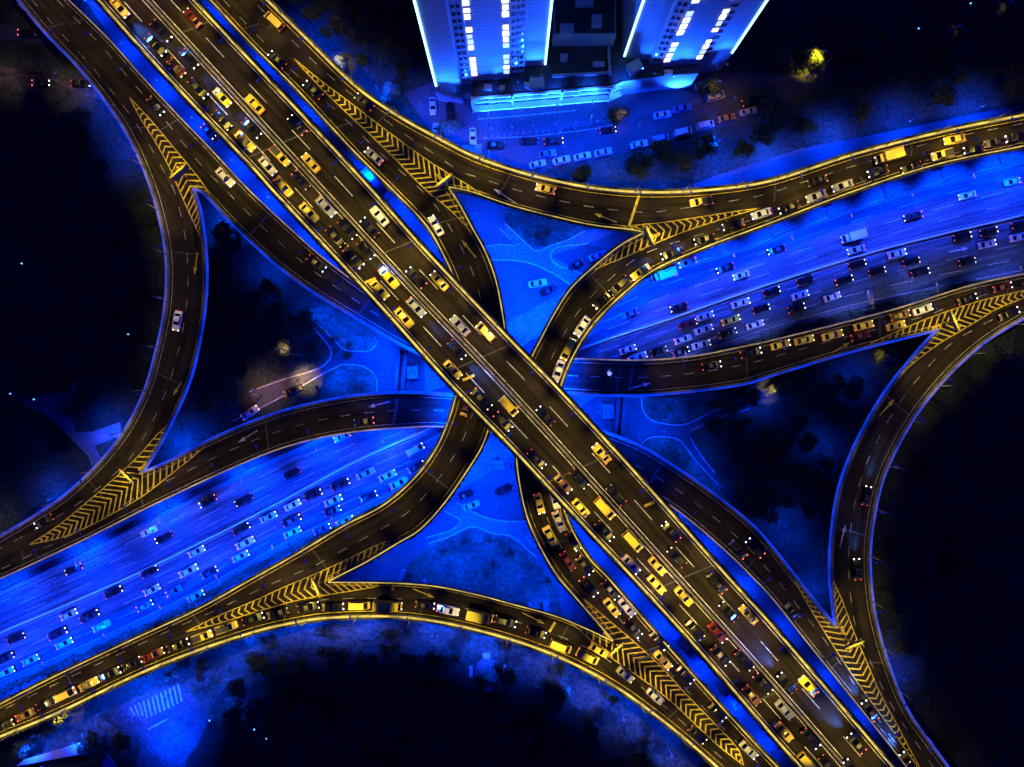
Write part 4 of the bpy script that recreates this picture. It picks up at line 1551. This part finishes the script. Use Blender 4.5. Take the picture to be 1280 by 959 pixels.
def glass(q, mat_, name):
    b = MB()
    n = (Vector(q[1]) - Vector(q[0])).cross(Vector(q[3]) - Vector(q[0])).normalized() * 0.03
    top = [Vector(x) for x in q]
    low = [x - n for x in top]
    b.quad(*top)
    for i in range(4):
        j = (i + 1) % 4
        b.quad(low[i], low[j], top[j], top[i])
    return b.mesh(name, mat_)


def loft(b, secs):
    """closed loft of sections (x, [(y,z)...])"""
    k, n = len(secs[0][1]), len(b.v)
    for x, s in secs:
        b.v += [(x, y, z) for y, z in s]
    for i in range(len(secs) - 1):
        for j in range(k):
            j2 = (j + 1) % k
            b.f.append((n + i * k + j, n + i * k + j2, n + (i + 1) * k + j2, n + (i + 1) * k + j))
    b.f.append(tuple(n + j for j in reversed(range(k))))
    e = n + (len(secs) - 1) * k
    b.f.append(tuple(e + j for j in range(k)))


def car_kind(kind):
    parts = []
    body = MB()
    if kind in ('sedan', 'suv', 'van', 'pickup'):
        if kind == 'sedan':
            st_ = [(-2.32, .60, .74), (-2.22, .79, .90), (-1.7, .89, .97), (-.8, .91, .97), (.6, .91, .95), (1.25, .90, .92), (1.85, .87, .85), (2.15, .79, .76), (2.3, .60, .62)]
            base, roof, zb_, zr = (-1.75, 1.05, .82), (-1.0, 0.20, .64), .96, 1.45
        elif kind == 'suv':
            st_ = [(-2.35, .70, .95), (-2.28, .86, 1.05), (-1.6, .93, 1.1), (0, .94, 1.1), (1.2, .93, 1.06), (1.9, .89, 1.0), (2.2, .80, .9), (2.33, .66, .72)]
            base, roof, zb_, zr = (-2.2, 1.1, .85), (-1.85, 0.25, .70), 1.08, 1.72
        elif kind == 'van':
            st_ = [(-2.45, .80, 1.0), (-2.38, .90, 1.1), (0, .92, 1.1), (1.6, .91, 1.05), (2.15, .86, .95), (2.4, .74, .8)]
            base, roof, zb_, zr = (-2.38, 1.95, .88), (-2.25, 1.05, .76), 1.08, 1.95
        else:
            st_ = [(-2.6, .80, .9), (-2.5, .88, .95), (0, .90, .95), (1.2, .90, .95), (2.0, .86, .88), (2.4, .74, .72)]
            base, roof, zb_, zr = (-0.35, 1.3, .84), (-0.15, 0.6, .70), .94, 1.7
        loft(body, [(x, [(-w, .32), (-w, .62), (-w * .99, zt - .08), (-w * .90, zt), (w * .90, zt), (w * .99, zt - .08), (w, .62), (w, .32)]) for x, w, zt in st_])
        x0, x1, wb = base
        r0, r1, wr = roof
        B = [(x0, -wb, zb_ - .02), (x1, -wb * .93, zb_ - .02), (x1, wb * .93, zb_ - .02), (x0, wb, zb_ - .02)]
        T = [(r0, -wr, zr), (r1, -wr, zr), (r1, wr, zr), (r0, wr, zr)]
        # crown of the roof
        rc = [(r0 + .18, -wr + .14, zr + .05), (r1 - .15, -wr + .14, zr + .05), (r1 - .15, wr - .14, zr + .05), (r0 + .18, wr - .14, zr + .05)]
        for i in range(4):
            j = (i + 1) % 4
            body.quad(B[i], B[j], T[j], T[i])
            body.quad(T[i], T[j], rc[j], rc[i])
        body.quad(*rc)
        parts.append(('windscreen', glass(inset((B[1], B[2], T[2], T[1]), .07, .10, .07, .05, .012), GLASS, 'windscreen')))
        parts.append(('rear_window', glass(inset((B[3], B[0], T[0], T[3]), .09, .16, .09, .06, .012), GLASS, 'rear_window')))
        parts.append(('side_window', glass(inset((B[0], B[1], T[1], T[0]), .10, .16, .12, .10, .012), GLASS, 'side_window')))
        parts.append(('side_window', glass(inset((B[2], B[3], T[3], T[2]), .12, .16, .10, .10, .012), GLASS, 'side_window')))
        fx, fw, fz = st_[-2][0], st_[-2][1], st_[-2][2]
        bx, bw, bz = st_[1][0], st_[1][1], st_[1][2]
        wx = (-1.4, 1.4)
        if kind == 'pickup':
            bed = MB()
            bed.box((-1.5, 0, 1.02), (2.0, 1.45, 0.16))
            parts.append(('cargo_bed', bed.mesh('cargo_bed', TRIM)))
    elif kind == 'bus':
        loft(body, [(x, [(-w, .35), (-w, 2.5), (-w * .9, zt), (w * .9, zt), (w, 2.5), (w, .35)]) for x, w, zt in [(-4.6, 1.1, 2.7), (-4.5, 1.22, 2.85), (4.3, 1.22, 2.85), (4.6, 1.1, 2.6)]])
        parts.append(('windscreen', glass([(4.62, -1.0, 1.2), (4.62, 1.0, 1.2), (4.5, .95, 2.6), (4.5, -.95, 2.6)], GLASS, 'windscreen')))
        parts.append(('side_window', glass([(-4.3, -1.24, 1.4), (4.1, -1.24, 1.4), (4.1, -1.24, 2.3), (-4.3, -1.24, 2.3)], GLASS, 'side_window')))
        parts.append(('side_window', glass([(4.1, 1.24, 1.4), (-4.3, 1.24, 1.4), (-4.3, 1.24, 2.3), (4.1, 1.24, 2.3)], GLASS, 'side_window')))
        rv = MB()
        rv.box((-1.5, 0, 2.97), (2.4, 1.5, .22))
        parts.append(('roof_unit', rv.mesh('roof_unit', PALES)))
        fx, fw, fz, bx, bw, bz = 4.5, 1.05, 1.0, -4.5, 1.1, 1.2
        wx = (-2.8, 2.8)
    elif kind == 'truck':
        loft(body, [(x, [(-w, .4), (-w, zt - .2), (-w * .9, zt), (w * .9, zt), (w, zt - .2), (w, .4)]) for x, w, zt in [(1.55, 1.0, 2.1), (2.3, 1.0, 2.15), (2.75, .97, 1.35), (3.0, .85, 1.2)]])
        body.box((-.6, 0, .62), (4.6, .9, .3))
        parts.append(('windscreen', glass([(2.78, -.85, 1.36), (2.78, .85, 1.36), (2.36, .82, 2.12), (2.36, -.82, 2.12)], GLASS, 'windscreen')))
        bxm = MB()
        bxm.box((-.85, 0, 1.85), (4.5, 2.15, 2.1))
        parts.append(('cargo_box', bxm.mesh('cargo_box', PAINT)))
        fx, fw, fz, bx, bw, bz = 2.9, .88, .95, -3.05, .9, .9
        wx = (-2.0, 2.1)
    for s_ in (-1, 1):
        hm = MB()
        hm.box((fx + .05, s_ * (fw - .20), fz - .02), (.20, .27, .16))
        parts.append(('headlight', hm.mesh('headlight', HEAD)))
        tm = MB()
        tm.box((bx - .02, s_ * (bw - .16), bz - .04), (.16, .30, .16))
        parts.append(('tail_light', tm.mesh('tail_light', TAIL)))
    for x in wx:
        for s_ in (-1, 1):
            wm = MB()
            wy = {'bus': 1.08, 'truck': .9}.get(kind, .78)
            r = .48 if kind in ('bus', 'truck') else .32
            wm.tube((x, s_ * wy - .1, r), (x, s_ * wy + .1, r), r, r, 12)
            parts.append(('wheel', wm.mesh('wheel', RUBBER)))
    m = body.mesh(kind, PAINT)
    return m, parts


KINDS = {k: car_kind(k) for k in ('sedan', 'suv', 'van', 'pickup', 'bus', 'truck')}
TAILOFF = plain('unlit_tail_lamp', (0.12, 0.01, 0.01), 0.3)
HALT = {}
for k, (m, ps) in KINDS.items():
    HALT[k] = {}
    for i, (n, me) in enumerate(ps):
        if n == 'headlight':
            w = me.copy()
            w.materials.clear()
            w.materials.append(HEADW)
            d_ = me.copy()
            d_.materials.clear()
            d_.materials.append(PALES)
            HALT[k][i] = (me, w, d_)
        elif n == 'tail_light':
            w = me.copy()
            w.materials.clear()
            w.materials.append(TAILB)
            d_ = me.copy()
            d_.materials.clear()
            d_.materials.append(TAILOFF)
            HALT[k][i] = (me, w, d_)
PCOL = {'Y': (0.80, 0.60, 0.05), 'W': (0.78, 0.77, 0.74), 'K': (0.004, 0.004, 0.005), 'S': (0.36, 0.36, 0.37), 'R': (0.11, 0.012, 0.010), 'O': (0.22, 0.10, 0.03), 'B': (0.03, 0.10, 0.25)}
CNAME = {'Y': 'yellow', 'W': 'white', 'K': 'black', 'S': 'silver', 'R': 'red', 'O': 'orange', 'B': 'blue'}
KNAME = {'': 'sedan', 'v': 'van', 'b': 'bus', 't': 'truck', 'u': 'suv', 'p': 'pickup'}
KLAB = {'sedan': 'car', 'van': 'van', 'bus': 'bus', 'truck': 'box truck', 'suv': 'suv', 'pickup': 'pickup truck'}

# (road strip, direction along it, label phrase, sort key, which end, list of 'x,y,code')
TRAFFIC = [
    ('M', 1, 'the flyover\'s lower carriageway', 'x', 'upper end', '149,9,Y** 201,38,K* 194,56,K 236,73,K* 220,84,R 247,110,K* 277,121,Y* 277,150,K 314,160,K 306,176,Y 350,195,Yp 334,207,S 354,233,Y 376,225,K 386,265,Y 407,258,S 434,286,K 419,296,K 442,322,Ku 457,312,K** 486,347,Y 474,362,Y 505,397,Y 520,384,S* 571,437,K** 566,462,Y 602,499,K 629,527,Ku 636,508,Yv 671,574,K 704,605,O 724,599,K 726,635,Y 756,636,Yv 756,664,K 791,677,Yv 789,706,S 822,708,Y 821,731,Y 855,746,Y 869,788,K 897,791,R 901,820,K 931,826,K 954,855,K 940,870,O 981,888,S 981,916,Y 1014,924,K 1010,955,Yv 1035,957,K'),
    ('M', -1, 'the flyover\'s upper carriageway', 'x', 'upper end', '240,22,R 318,130,Y 371,156,K 388,203,Y 474,270,W 462,284,K 520,347,Ku 549,351,Y 575,407,S 607,415,Yv 682,520,K 752,567,Y 770,619,Ku 839,665,K 846,697,Ku 896,729,K 911,765,K 936,769,Y 984,854,K** 1011,858,Y 1071,930,K** 1066,962,K'),
    ('P', -1, 'the ramp beside the flyover\'s upper end', 'x', 'upper end', '346,74,K 391,112,K 467,195,S 545,282,W 583,507,R'),
    ('E', -1, 'the bowed ramp below the towers', 'x', 'western end', '342,26,Yv 455,127,K 682,236,Y 876,252,Yp 1110,196,Yt 1194,174,Y 1178,193,Yp 1054,232,S 1022,226,K'),
    ('Q', 1, 'the upper queue on the inner curved ramp', 'x', 'western end', '952,267,W 917,281,K 881,299,K* 840,317,K* 801,340,Y 774,357,Ku 752,376,K 728,408,W* 710,437,Yv 698,464,W 987,259,K 1021,245,S 1098,214,K 1140,209,K 1218,186,K 1244,178,K 1271,171,K'),
    ('F', 1, 'the bottom arched ramp', 'x', 'western end', '4,908,K 31,894,O 57,880,K 82,868,Yv 110,856,Y* 137,843,K 164,830,K 191,819,R 222,807,K 253,796,Yp 283,785,Yp 316,774,K 347,767,K 385,759,K 416,759,K 449,757,Yv 485,757,Yt 531,757,K* 560,763,W 600,770,Yt 632,777,Ku 670,791,Ku 701,808,Yv 749,813,Y 735,821,Yv 782,844,S 819,871,S 872,919,K'),
    ('Q', 1, 'the lower curved ramp beside the flyover', 'y', 'upper end', '674,630,Y 694,623,W 699,652,S 688,671,Y 717,677,K 710,702,R 731,707,K 736,734,K 763,738,K 765,760,Y 784,760,W 792,786,K 824,801,K 829,826,Y 857,844,K 897,891,K 936,938,S'),
    ('R', 1, 'the low ramp from the upper left corner', 'x', 'upper end', '194,132,K 281,221,W 395,329,K'),
    ('S', -1, 'the low western ramp', 'x', 'western end', '455,527,K'),
    ('G', 1, 'the western loop ramp', 'y', 'upper end', '221,401,W 54,652,K'),
    ('H', -1, 'the eastern loop ramp', 'y', 'upper end', '1262,392,K 1084,620,K* 1072,712,K*'),
    ('R', 1, 'the low eastern ramp', 'x', 'western end', '890,457,K 939,441,K 976,431,Y 1006,425,Y 1041,419,Y 1080,407,Y 1076,420,R 1121,407,Y 1126,394,O 1154,387,W 1210,374,K 1254,359,R'),
    ('S', -1, 'the low ramp toward the lower right', 'y', 'upper end', '923,687,K 944,685,Ku 990,764,K 1088,889,K** 1135,953,K**'),
    ('W', -1, 'the eastern highway\'s upper lanes', 'x', 'western end', '787,392,B 849,384,K 860,328,W 829,344,Wt 907,335,K 927,344,W 971,312,K 1066,296,Wt 1071,312,S 1142,270,K 1210,244,W 1266,227,W'),
    ('W', 1, 'the eastern highway\'s lower lanes', 'x', 'western end', '785,437,S 797,447,W 824,439,K 851,440,K 854,424,S 860,405,R 877,431,W 880,412,W 882,395,S 910,416,K 914,400,Y 926,379,W 944,406,S 952,386,K 965,364,K 996,385,K 1001,369,W 1007,350,K 1041,371,W 1056,350,K 1072,330,K 1097,339,K 1122,317,W 1140,327,K 1151,341,K 1204,295,K 1210,327,K 1235,305,W 1237,289,K 1276,280,K 1275,296,W'),
    ('W', -1, 'the western highway\'s upper lanes', 'x', 'western end', '91,712,K 185,665,W 204,672,K 259,627,K 304,625,K 364,592,K 427,546,W'),
    ('W', 1, 'the western highway\'s lower lanes', 'x', 'western end', '5,824,K 6,841,W 19,799,K 37,826,W 71,793,K 79,805,W 85,769,W 111,771,K 126,783,W 141,741,K 180,758,B 186,715,K 189,738,W 217,739,B 235,714,W 244,746,W 245,690,W 261,716,K 300,696,W 301,662,K 306,679,W 335,647,W 364,651,K 365,632,W 365,666,W 391,619,K 402,662,B 415,639,K 416,626,S 425,606,K 431,652,W 457,592,S 460,621,K 484,595,W 499,604,W 519,562,Wv 520,584,K'),
]
PARKED = [  # x, y, z, heading in degrees (picture up = 90), code, label
    ('541,132', -88, 'W', 'white car parked beside the small entrance block'), ('591,170', -88, 'W', 'white car driving off the forecourt near the zebra crossing'), ('544,164', 85, 'S', 'silver car half hidden beyond the forecourt railing'), ('562,138', 90, 'K', 'black car parked beneath the entrance block windows'),
    ('828,143', 10, 'S', 'silver car parked on the forecourt behind a blue one'), ('853,135', 12, 'B', 'blue car parked on the forecourt ahead of a silver one'), ('894,120', 14, 'Wv', 'white van parked in the warm lamp light on the forecourt'),
    ('909,147', 14, 'O', 'orange lit car parked in the kerb row in front of a white van'), ('936,139', 14, 'S', 'silver car at the far end of the kerb row under the warm lamp'), ('882,156', 13, 'Wv', 'white van parked in the kerb row ahead of the long pale van'), ('854,165', 13, 'Sv', 'long pale van parked in the middle of the kerb row'), ('825,173', 12, 'Bv', 'pale blue van parked in the kerb row behind the long pale van'), ('799,180', 12, 'S', 'silver car parked in the kerb row behind the pale blue van'),
    ('940,126', 16, 'K', 'black car with headlights on leaving the forecourt'), ('672,205', 14, 'S', 'silver car at the near end of the kerb row by the bowed ramp'), ('662,176', 5, 'K', 'black car waiting in the street below the podium'), ('692,176', 5, 'K', 'black car with lit lamps in the street below the podium'), ('684,192', 10, 'B', 'blue car in the street beside the kerb row'), ('760,162', 6, 'K', 'black car parked near the brown lit tree'), ('619,181', 0, 'K', 'black car parked beyond the parking bays next to the zebra crossing'),
    ('702,200', 14, 'S', 'silver car second in the close parked kerb row'), ('728,195', 13, 'W', 'white car third in the close parked kerb row'), ('754,190', 13, 'S', 'silver car last in the close parked kerb row'),
    ('747,320', 20, 'B', 'blue car on the crossing road under the inner curved ramp'), ('720,331', -150, 'K', 'black car near the kerb under the inner curved ramp'), ('672,354', 10, 'W', 'white car on the blue paving of the northern diamond'), ('686,363', 25, 'K', 'black car on the blue paving of the northern diamond'),
    ('582,619', 25, 'K', 'black car on the paving of the southern diamond by the ramp edge'), ('589,632', 20, 'W', 'white car just behind the black one by the ramp edge'), ('630,612', 25, 'K', 'black car alone in the middle of the southern diamond'),
    ('33,40', 0, 'K', 'black car with headlights on the upper park road'), ('50,103', 0, 'K', 'black car with headlights on the lower park road, behind another'), ('100,104', 0, 'K', 'black car with headlights on the lower park road beside the loop ramp'),
    ('260,164', -45, 'K', 'black car with headlights in the gap beside the flyover\'s upper end'), ('469,229', -50, 'Bb', 'blue bus in the gap between flyover and ramp'), ('859,810', -48, 'Bb', 'long pale blue bus in the gap below the flyover'), ('915,876', -48, 'Bv', 'pale blue van in the lower gap, ahead of the bus'),
    ('312,516', 35, 'W', 'white car with lamps on beside the low western ramp'), ('366,488', 25, 'K', 'black car on the warm lit western side road'), ('185,832', 0, 'R', ''),
]
GROUPS = {'M': 'cars on the flyover', 'W': 'cars on the ground highway'}
COUNT = 0
ALLCARS = []


def vehicle(loc, yaw, code, label, group, spread=False, dim=0):
    global COUNT
    beam = code.count('*')
    code = code.rstrip('*')
    col, kind = code[0], KNAME[code[1:]]
    m, ps = KINDS[kind]
    rr = random.Random(int(loc.x * 13 + loc.y * 7))
    nm = {'Y': 'yellow', 'K': 'black'}.get(col, '')
    o = bpy.data.objects.new({'sedan': 'car', 'suv': 'suv', 'van': 'van', 'bus': 'bus', 'truck': 'truck', 'pickup': 'pickup_truck'}[kind], m)
    o.location = loc
    o.rotation_euler = (0, 0, yaw)
    sc = rr.uniform(0.95, 1.06) * (0.93 if loc.z < 1 else 1.0)
    o.scale = (sc * rr.uniform(0.96, 1.05), sc, sc)
    tone = rr.uniform(0.75, 1.1)
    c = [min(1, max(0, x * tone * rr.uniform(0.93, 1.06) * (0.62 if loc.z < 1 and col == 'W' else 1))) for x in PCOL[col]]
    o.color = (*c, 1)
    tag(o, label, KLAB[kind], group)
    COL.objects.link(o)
    hv = 0 if rr.random() < (0.62 if col in 'KB' else 0.4) else (1 if rr.random() < 0.6 else 2)
    if beam:
        hv = 0
    if dim:
        hv = 2
    tv = 2 if dim else (1 if rr.random() < 0.22 else 0)
    for i, (n, me) in enumerate(ps):
        if n in ('headlight', 'tail_light'):
            me = HALT[kind][i][hv if n == 'headlight' else tv]
        q = bpy.data.objects.new(n, me)
        q.parent = o
        q.color = o.color if n != 'cargo_box' or col != 'K' else (0.5, 0.5, 0.5, 1)
        COL.objects.link(q)
    if beam:
        f = Vector((math.cos(yaw), math.sin(yaw), 0))
        spot('headlight_beam', loc + f * 2.6 + Vector((0, 0, 1.1)), loc + f * 13, 8000 if beam == 1 else 26000, (0.06, 0.20, 1.0), 54, 1.0, o, 0.5)
    ALLCARS.append(o)
    return o


for sk, sgn, phrase, key, end, txt in TRAFFIC:
    st = STR[sk]
    items = []
    for t in txt.split():
        x, y, code = t.split(',')
        items.append((float(x), float(y), code))
    items.sort(key=lambda a: a[0] if key == 'x' else a[1])
    cnt = {}
    tot = {}
    for x, y, code in items:
        kk = code.rstrip('*')
        tot[kk] = tot.get(kk, 0) + 1
    for x, y, code in items:
        z = st['z'] + 0.012
        p = P3(x, y, z + 1.0)
        p = Vector((p.x, p.y, z))
        i, _, a = nearest(st, p)
        if sk == 'M':
            a = math.atan2(mm[40].y - mm[30].y, mm[40].x - mm[30].x) if False else a
        yaw = a if sgn > 0 else a + math.pi
        kk = code.rstrip('*')
        cnt[kk] = cnt.get(kk, 0) + 1
        dsc = f'{CNAME[kk[0]]} {KLAB[KNAME[kk[1:]]]}'
        if tot[kk] == 1:
            label = f'the only {dsc} on {phrase}'
        else:
            label = f'{ORD[cnt[kk] - 1]} {dsc} from the {end} of {phrase}'
        vehicle(p, yaw + random.uniform(-0.03, 0.03), code, label, 'vehicles on ' + phrase)
for xy, hd, code, label in PARKED:
    if not label:
        continue
    x, y = [float(t) for t in xy.split(',')]
    p = P3(x, y, 1.0)
    p.z = 0.026
    vehicle(p, R(hd), code, label, None, dim=0 if 'lamps' in label or 'headlights' in label or 'lit' in label else 1)

# ------------------------------------------------------------------ trees
def tree_meshes(seed, rad, hgt):
    rr = random.Random(seed)
    b = MB()
    lobes = [(Vector((rr.uniform(-.55, .55) * rad, rr.uniform(-.55, .55) * rad, hgt * rr.uniform(.55, .9))), rad * rr.uniform(.35, .62)) for _ in range(9)]
    for c, r in lobes:
        for _ in range(150):
            d = Vector((rr.gauss(0, 1), rr.gauss(0, 1), rr.gauss(0, 1) * .8)).normalized()
            q = c + d * r * rr.uniform(.55, 1.05)
            a = Vector((rr.gauss(0, 1), rr.gauss(0, 1), rr.gauss(0, .5))).normalized() * rr.uniform(.14, .34)
            e = a.cross(d)
            if e.length < 1e-3:
                continue
            e = e.normalized() * a.length * .6
            b.quad(q - a, q + e, q + a, q - e)
    crown = b.mesh('crown', HEDGE)
    t = MB()
    t.tube((0, 0, 0), (0, 0, hgt * .5), .22, .14)
    for c, r in lobes[:5]:
        t.tube((0, 0, hgt * .42), c, .1, .04, 6)
    return crown, t.mesh('trunk', BARK)


TREES = [tree_meshes(1, 2.4, 5.6), tree_meshes(2, 3.0, 6.5), tree_meshes(3, 1.9, 4.6), tree_meshes(4, 2.7, 6.2)]


def tree(p, i, label, group, s=1.0):
    root = empty('tree', p, label, 'tree', group, random.uniform(0, 6.28))
    root.scale = (s, s, s * random.uniform(.85, 1.1))
    for n, me in zip(('crown', 'trunk'), TREES[i]):
        o = bpy.data.objects.new(n, me)
        o.parent = root
        COL.objects.link(o)


def inside(pt, poly):
    x, y = pt
    r = False
    j = len(poly) - 1
    for i in range(len(poly)):
        if (poly[i][1] > y) != (poly[j][1] > y) and x < (poly[j][0] - poly[i][0]) * (y - poly[i][1]) / (poly[j][1] - poly[i][1]) + poly[i][0]:
            r = not r
        j = i
    return r


WOODS = [
    (34, [(0, 140), (110, 130), (180, 260), (195, 370), (170, 480), (100, 560), (20, 640), (0, 640)], 'dark leafy tree in the unlit park inside the western loop ramp'),
    (16, [(270, 270), (300, 310), (400, 400), (370, 430), (300, 470), (250, 520), (265, 380)], 'dark leafy tree between the western loop ramp and the low ramp'),
    (26, [(880, 505), (1060, 460), (1030, 560), (1020, 700), (960, 650), (890, 600)], 'dark leafy tree in the unlit park west of the eastern loop ramp'),
    (30, [(1200, 480), (1280, 430), (1280, 950), (1200, 940), (1120, 830), (1105, 690), (1140, 560)], 'dark leafy tree in the unlit park inside the eastern loop ramp'),
    (60, [(300, 800), (420, 800), (560, 800), (700, 850), (860, 955), (800, 990), (300, 990), (270, 900)], 'dark leafy tree in the unlit park below the arched ramp'),
    (26, [(960, 40), (1280, 10), (1280, 120), (1080, 160), (960, 190), (930, 170)], 'dark leafy tree on the unlit ground beyond the eastern tower'),
    (20, [(690, 224), (770, 208), (900, 176), (965, 158), (930, 200), (830, 228), (740, 225)], 'dark leafy tree between the kerb row and the bowed ramp'),
    (18, [(360, 0), (500, 0), (525, 100), (500, 130), (440, 85), (380, 30)], 'dark leafy tree beside the bowed ramp\'s upper end'),
    (10, [(30, 880), (120, 890), (160, 920), (60, 920), (0, 930)], 'dark leafy tree on the corner lawn'),
    (16, [(560, 690), (620, 670), (680, 720), (740, 780), (640, 745), (560, 725)], 'low leafy tree on the blue lawn of the southern diamond'),
    (44, [(300, 800), (420, 778), (560, 785), (700, 825), (800, 890), (860, 955), (830, 960), (700, 870), (560, 815), (420, 815), (320, 840)], 'low leafy tree on the blue verge below the arched ramp'),
    (12, [(390, 385), (450, 440), (470, 430), (420, 395), (520, 440), (470, 420), (430, 470), (470, 500), (400, 490)], 'low leafy tree on the lawn by the western side road'),
    (12, [(805, 500), (880, 525), (900, 510), (860, 495), (830, 560), (920, 620), (900, 640), (820, 565)], 'low leafy tree on the lawn by the eastern side road'),
    (12, [(180, 840), (250, 810), (290, 830), (300, 900), (270, 890), (240, 850)], 'low leafy tree on the lawn beside the corner road'),
    (6, [(640, 262), (700, 280), (720, 290), (670, 300), (640, 285)], 'low leafy tree on the planted island of the northern diamond'),
]
rr = random.Random(11)
floodp = [P3(u, v, 0) for lst in FL.values() for u, v, z_, e_ in lst]
placed = []
for cnt, poly, lab in WOODS:
    x0, x1 = min(p[0] for p in poly), max(p[0] for p in poly)
    y0, y1 = min(p[1] for p in poly), max(p[1] for p in poly)
    made = tries = 0
    while made < cnt and tries < 4000:
        tries += 1
        u, v = rr.uniform(x0, x1), rr.uniform(y0, y1)
        if not inside((u, v), poly):
            continue
        p = P3(u, v, 0)
        small = 'low leafy' in lab
        if any((p - q).length < (3.0 if small else 5.2) for q in placed):
            continue
        bad = any((p - q).length < 4.8 for q in floodp)
        for k, st in STR.items():
            i, d, _ = nearest(st, p)
            if d < (st['L'][i] - st['R'][i]).length / 2 + (1.2 if k in 'PQEFM' else 2.6):
                bad = True
                break
        if bad:
            continue
        placed.append(p)
        made += 1
        tree(p, rr.randrange(4), lab, 'trees: ' + lab[16:], rr.uniform(.35, .6) if small else rr.uniform(.8, 1.3))

LIT = [(1016, 74, 0.85, 34000, (1.0, 0.70, 0.03), 'bright yellow tree lit by the lamp on the dark ground beyond the eastern tower'), (770, 148, 1.0, 1500, (1.0, 0.45, 0.15), 'brown lit tree on the street in front of the podium'),
       (356, 436, 0.9, 3000, (1.0, 0.55, 0.30), 'pale lit tree in the dark beside the western side road'), (965, 489, 0.55, 9000, (1.0, 0.62, 0.05), 'small yellow lit tree at the end of the eastern side road'),
       (78, 894, 0.75, 9000, (1.0, 0.62, 0.05), 'yellow lit tree against the bottom left ramp'), (424, 76, 0.6, 9000, (1.0, 0.62, 0.05), 'small yellow lit tree beside the bowed ramp\'s upper end'), (1097, 445, 0.7, 1500, (1.0, 0.6, 0.1), 'dim yellow lit tree below the striped eastern gore'),
       (884, 112, 1.0, 900, (1.0, 0.5, 0.2), 'brown lit tree behind the white van on the forecourt'), (1185, 43, 0.7, 500, (1.0, 0.5, 0.2), 'faint brown tree far out on the dark ground near the top edge'), (1248, 13, 0.7, 500, (1.0, 0.5, 0.2), 'faint brown tree in the top right corner'),
       (560, 160, 0.9, 0, None, 'round dark tree on the blue tower forecourt')]
for u, v, s, e, c, lab in LIT:
    p = P3(u, v, 3)
    p.z = 0
    tree(p, 1, lab, None, s)
    if e:
        lamp(p + Vector((3.4 * s, -1.5 * s, 0)), p + Vector((0, 0, 2)), 6.5 * s + 2.5, e * 0.8, c, 62, 1.0, LAMPY, 'short warm lamp post shining on the ' + lab.split(' tree')[0] + ' tree ' + {1016: 'beyond the eastern tower', 770: 'before the podium', 356: 'by the western side road', 965: 'by the eastern side road', 78: 'in the corner', 424: 'by the upper ramp', 1097: 'by the gore', 884: 'by the van', 1185: 'near the top edge', 1248: 'in the top corner'}[u], None, arm=2.0)
# small pale lamps in the dark parks
for i, (u, v, lab) in enumerate(((37, 332, 'lone blue garden lamp in the middle of the western park'), (168, 419, 'tiny garden lamp near the western loop ramp'), (52, 499, 'tiny garden lamp on the western park path'), (23, 492, 'tiny garden lamp at the path end near the picture edge'), (1140, 43, 'tiny lamp on the dark ground beyond the towers'), (1204, 12, 'tiny lamp near the top edge on the dark ground'), (323, 905, 'tiny lamp right of the corner lawn'), (268, 894, 'small blue lamp on the corner lawn edge'), (338, 916, 'bright small lamp at the corner lawn tip'))):
    p = P3(u, v, 0)
    root = empty('garden_lamp', p, lab, 'garden lamp', 'garden lamps')
    b = MB()
    b.tube(p, p + Vector((0, 0, 3)), .06, .05, 6)
    b.build('pole', STEEL, root)
    b = MB()
    b.tube(p + Vector((0, 0, 3)), p + Vector((0, 0, 3.3)), .17, .13, 8)
    b.build('lamp_head', LAMPB, root)
for o in bpy.data.objects:
    if 'label' in o and not 4 <= len(o['label'].split()) <= 16:
        print('LABEL', len(o['label'].split()), o.name, o['label'])
def obb(o):
    w = {'car': 1.82, 'suv': 1.88, 'van': 1.84, 'pickup_truck': 1.8, 'bus': 2.44, 'truck': 2.15}[o.name.split('.')[0]]
    l = {'car': 4.62, 'suv': 4.7, 'van': 4.9, 'pickup_truck': 5.0, 'bus': 9.2, 'truck': 6.1}[o.name.split('.')[0]]
    return o.location.copy(), o.rotation_euler.z, l * o.scale.x, w * o.scale.y


def hit(a, b):
    (p, ra, la_, wa_), (q, rb, lb_, wb_) = a, b
    for th, r0 in ((ra, 0), (ra + math.pi / 2, 0), (rb, 0), (rb + math.pi / 2, 0)):
        ax = Vector((math.cos(th), math.sin(th)))
        def ext(r, l, w):
            return abs(ax.dot(Vector((math.cos(r), math.sin(r))))) * l / 2 + abs(ax.dot(Vector((-math.sin(r), math.cos(r))))) * w / 2
        if abs(ax.dot((q - p).xy)) > ext(ra, la_, wa_) + ext(rb, lb_, wb_):
            return False
    return True


bx_ = [obb(o) for o in ALLCARS]
for i in range(len(bx_)):
    for j in range(i):
        if abs(bx_[i][0].z - bx_[j][0].z) < 3 and (bx_[i][0] - bx_[j][0]).length < 12 and hit(bx_[i], bx_[j]):
            print('OVERLAP', ALLCARS[j]['label'], '|', ALLCARS[i]['label'])
print('cars', len(ALLCARS), 'objects', len(bpy.data.objects), 'lights', len([o for o in bpy.data.objects if o.type == 'LIGHT']))
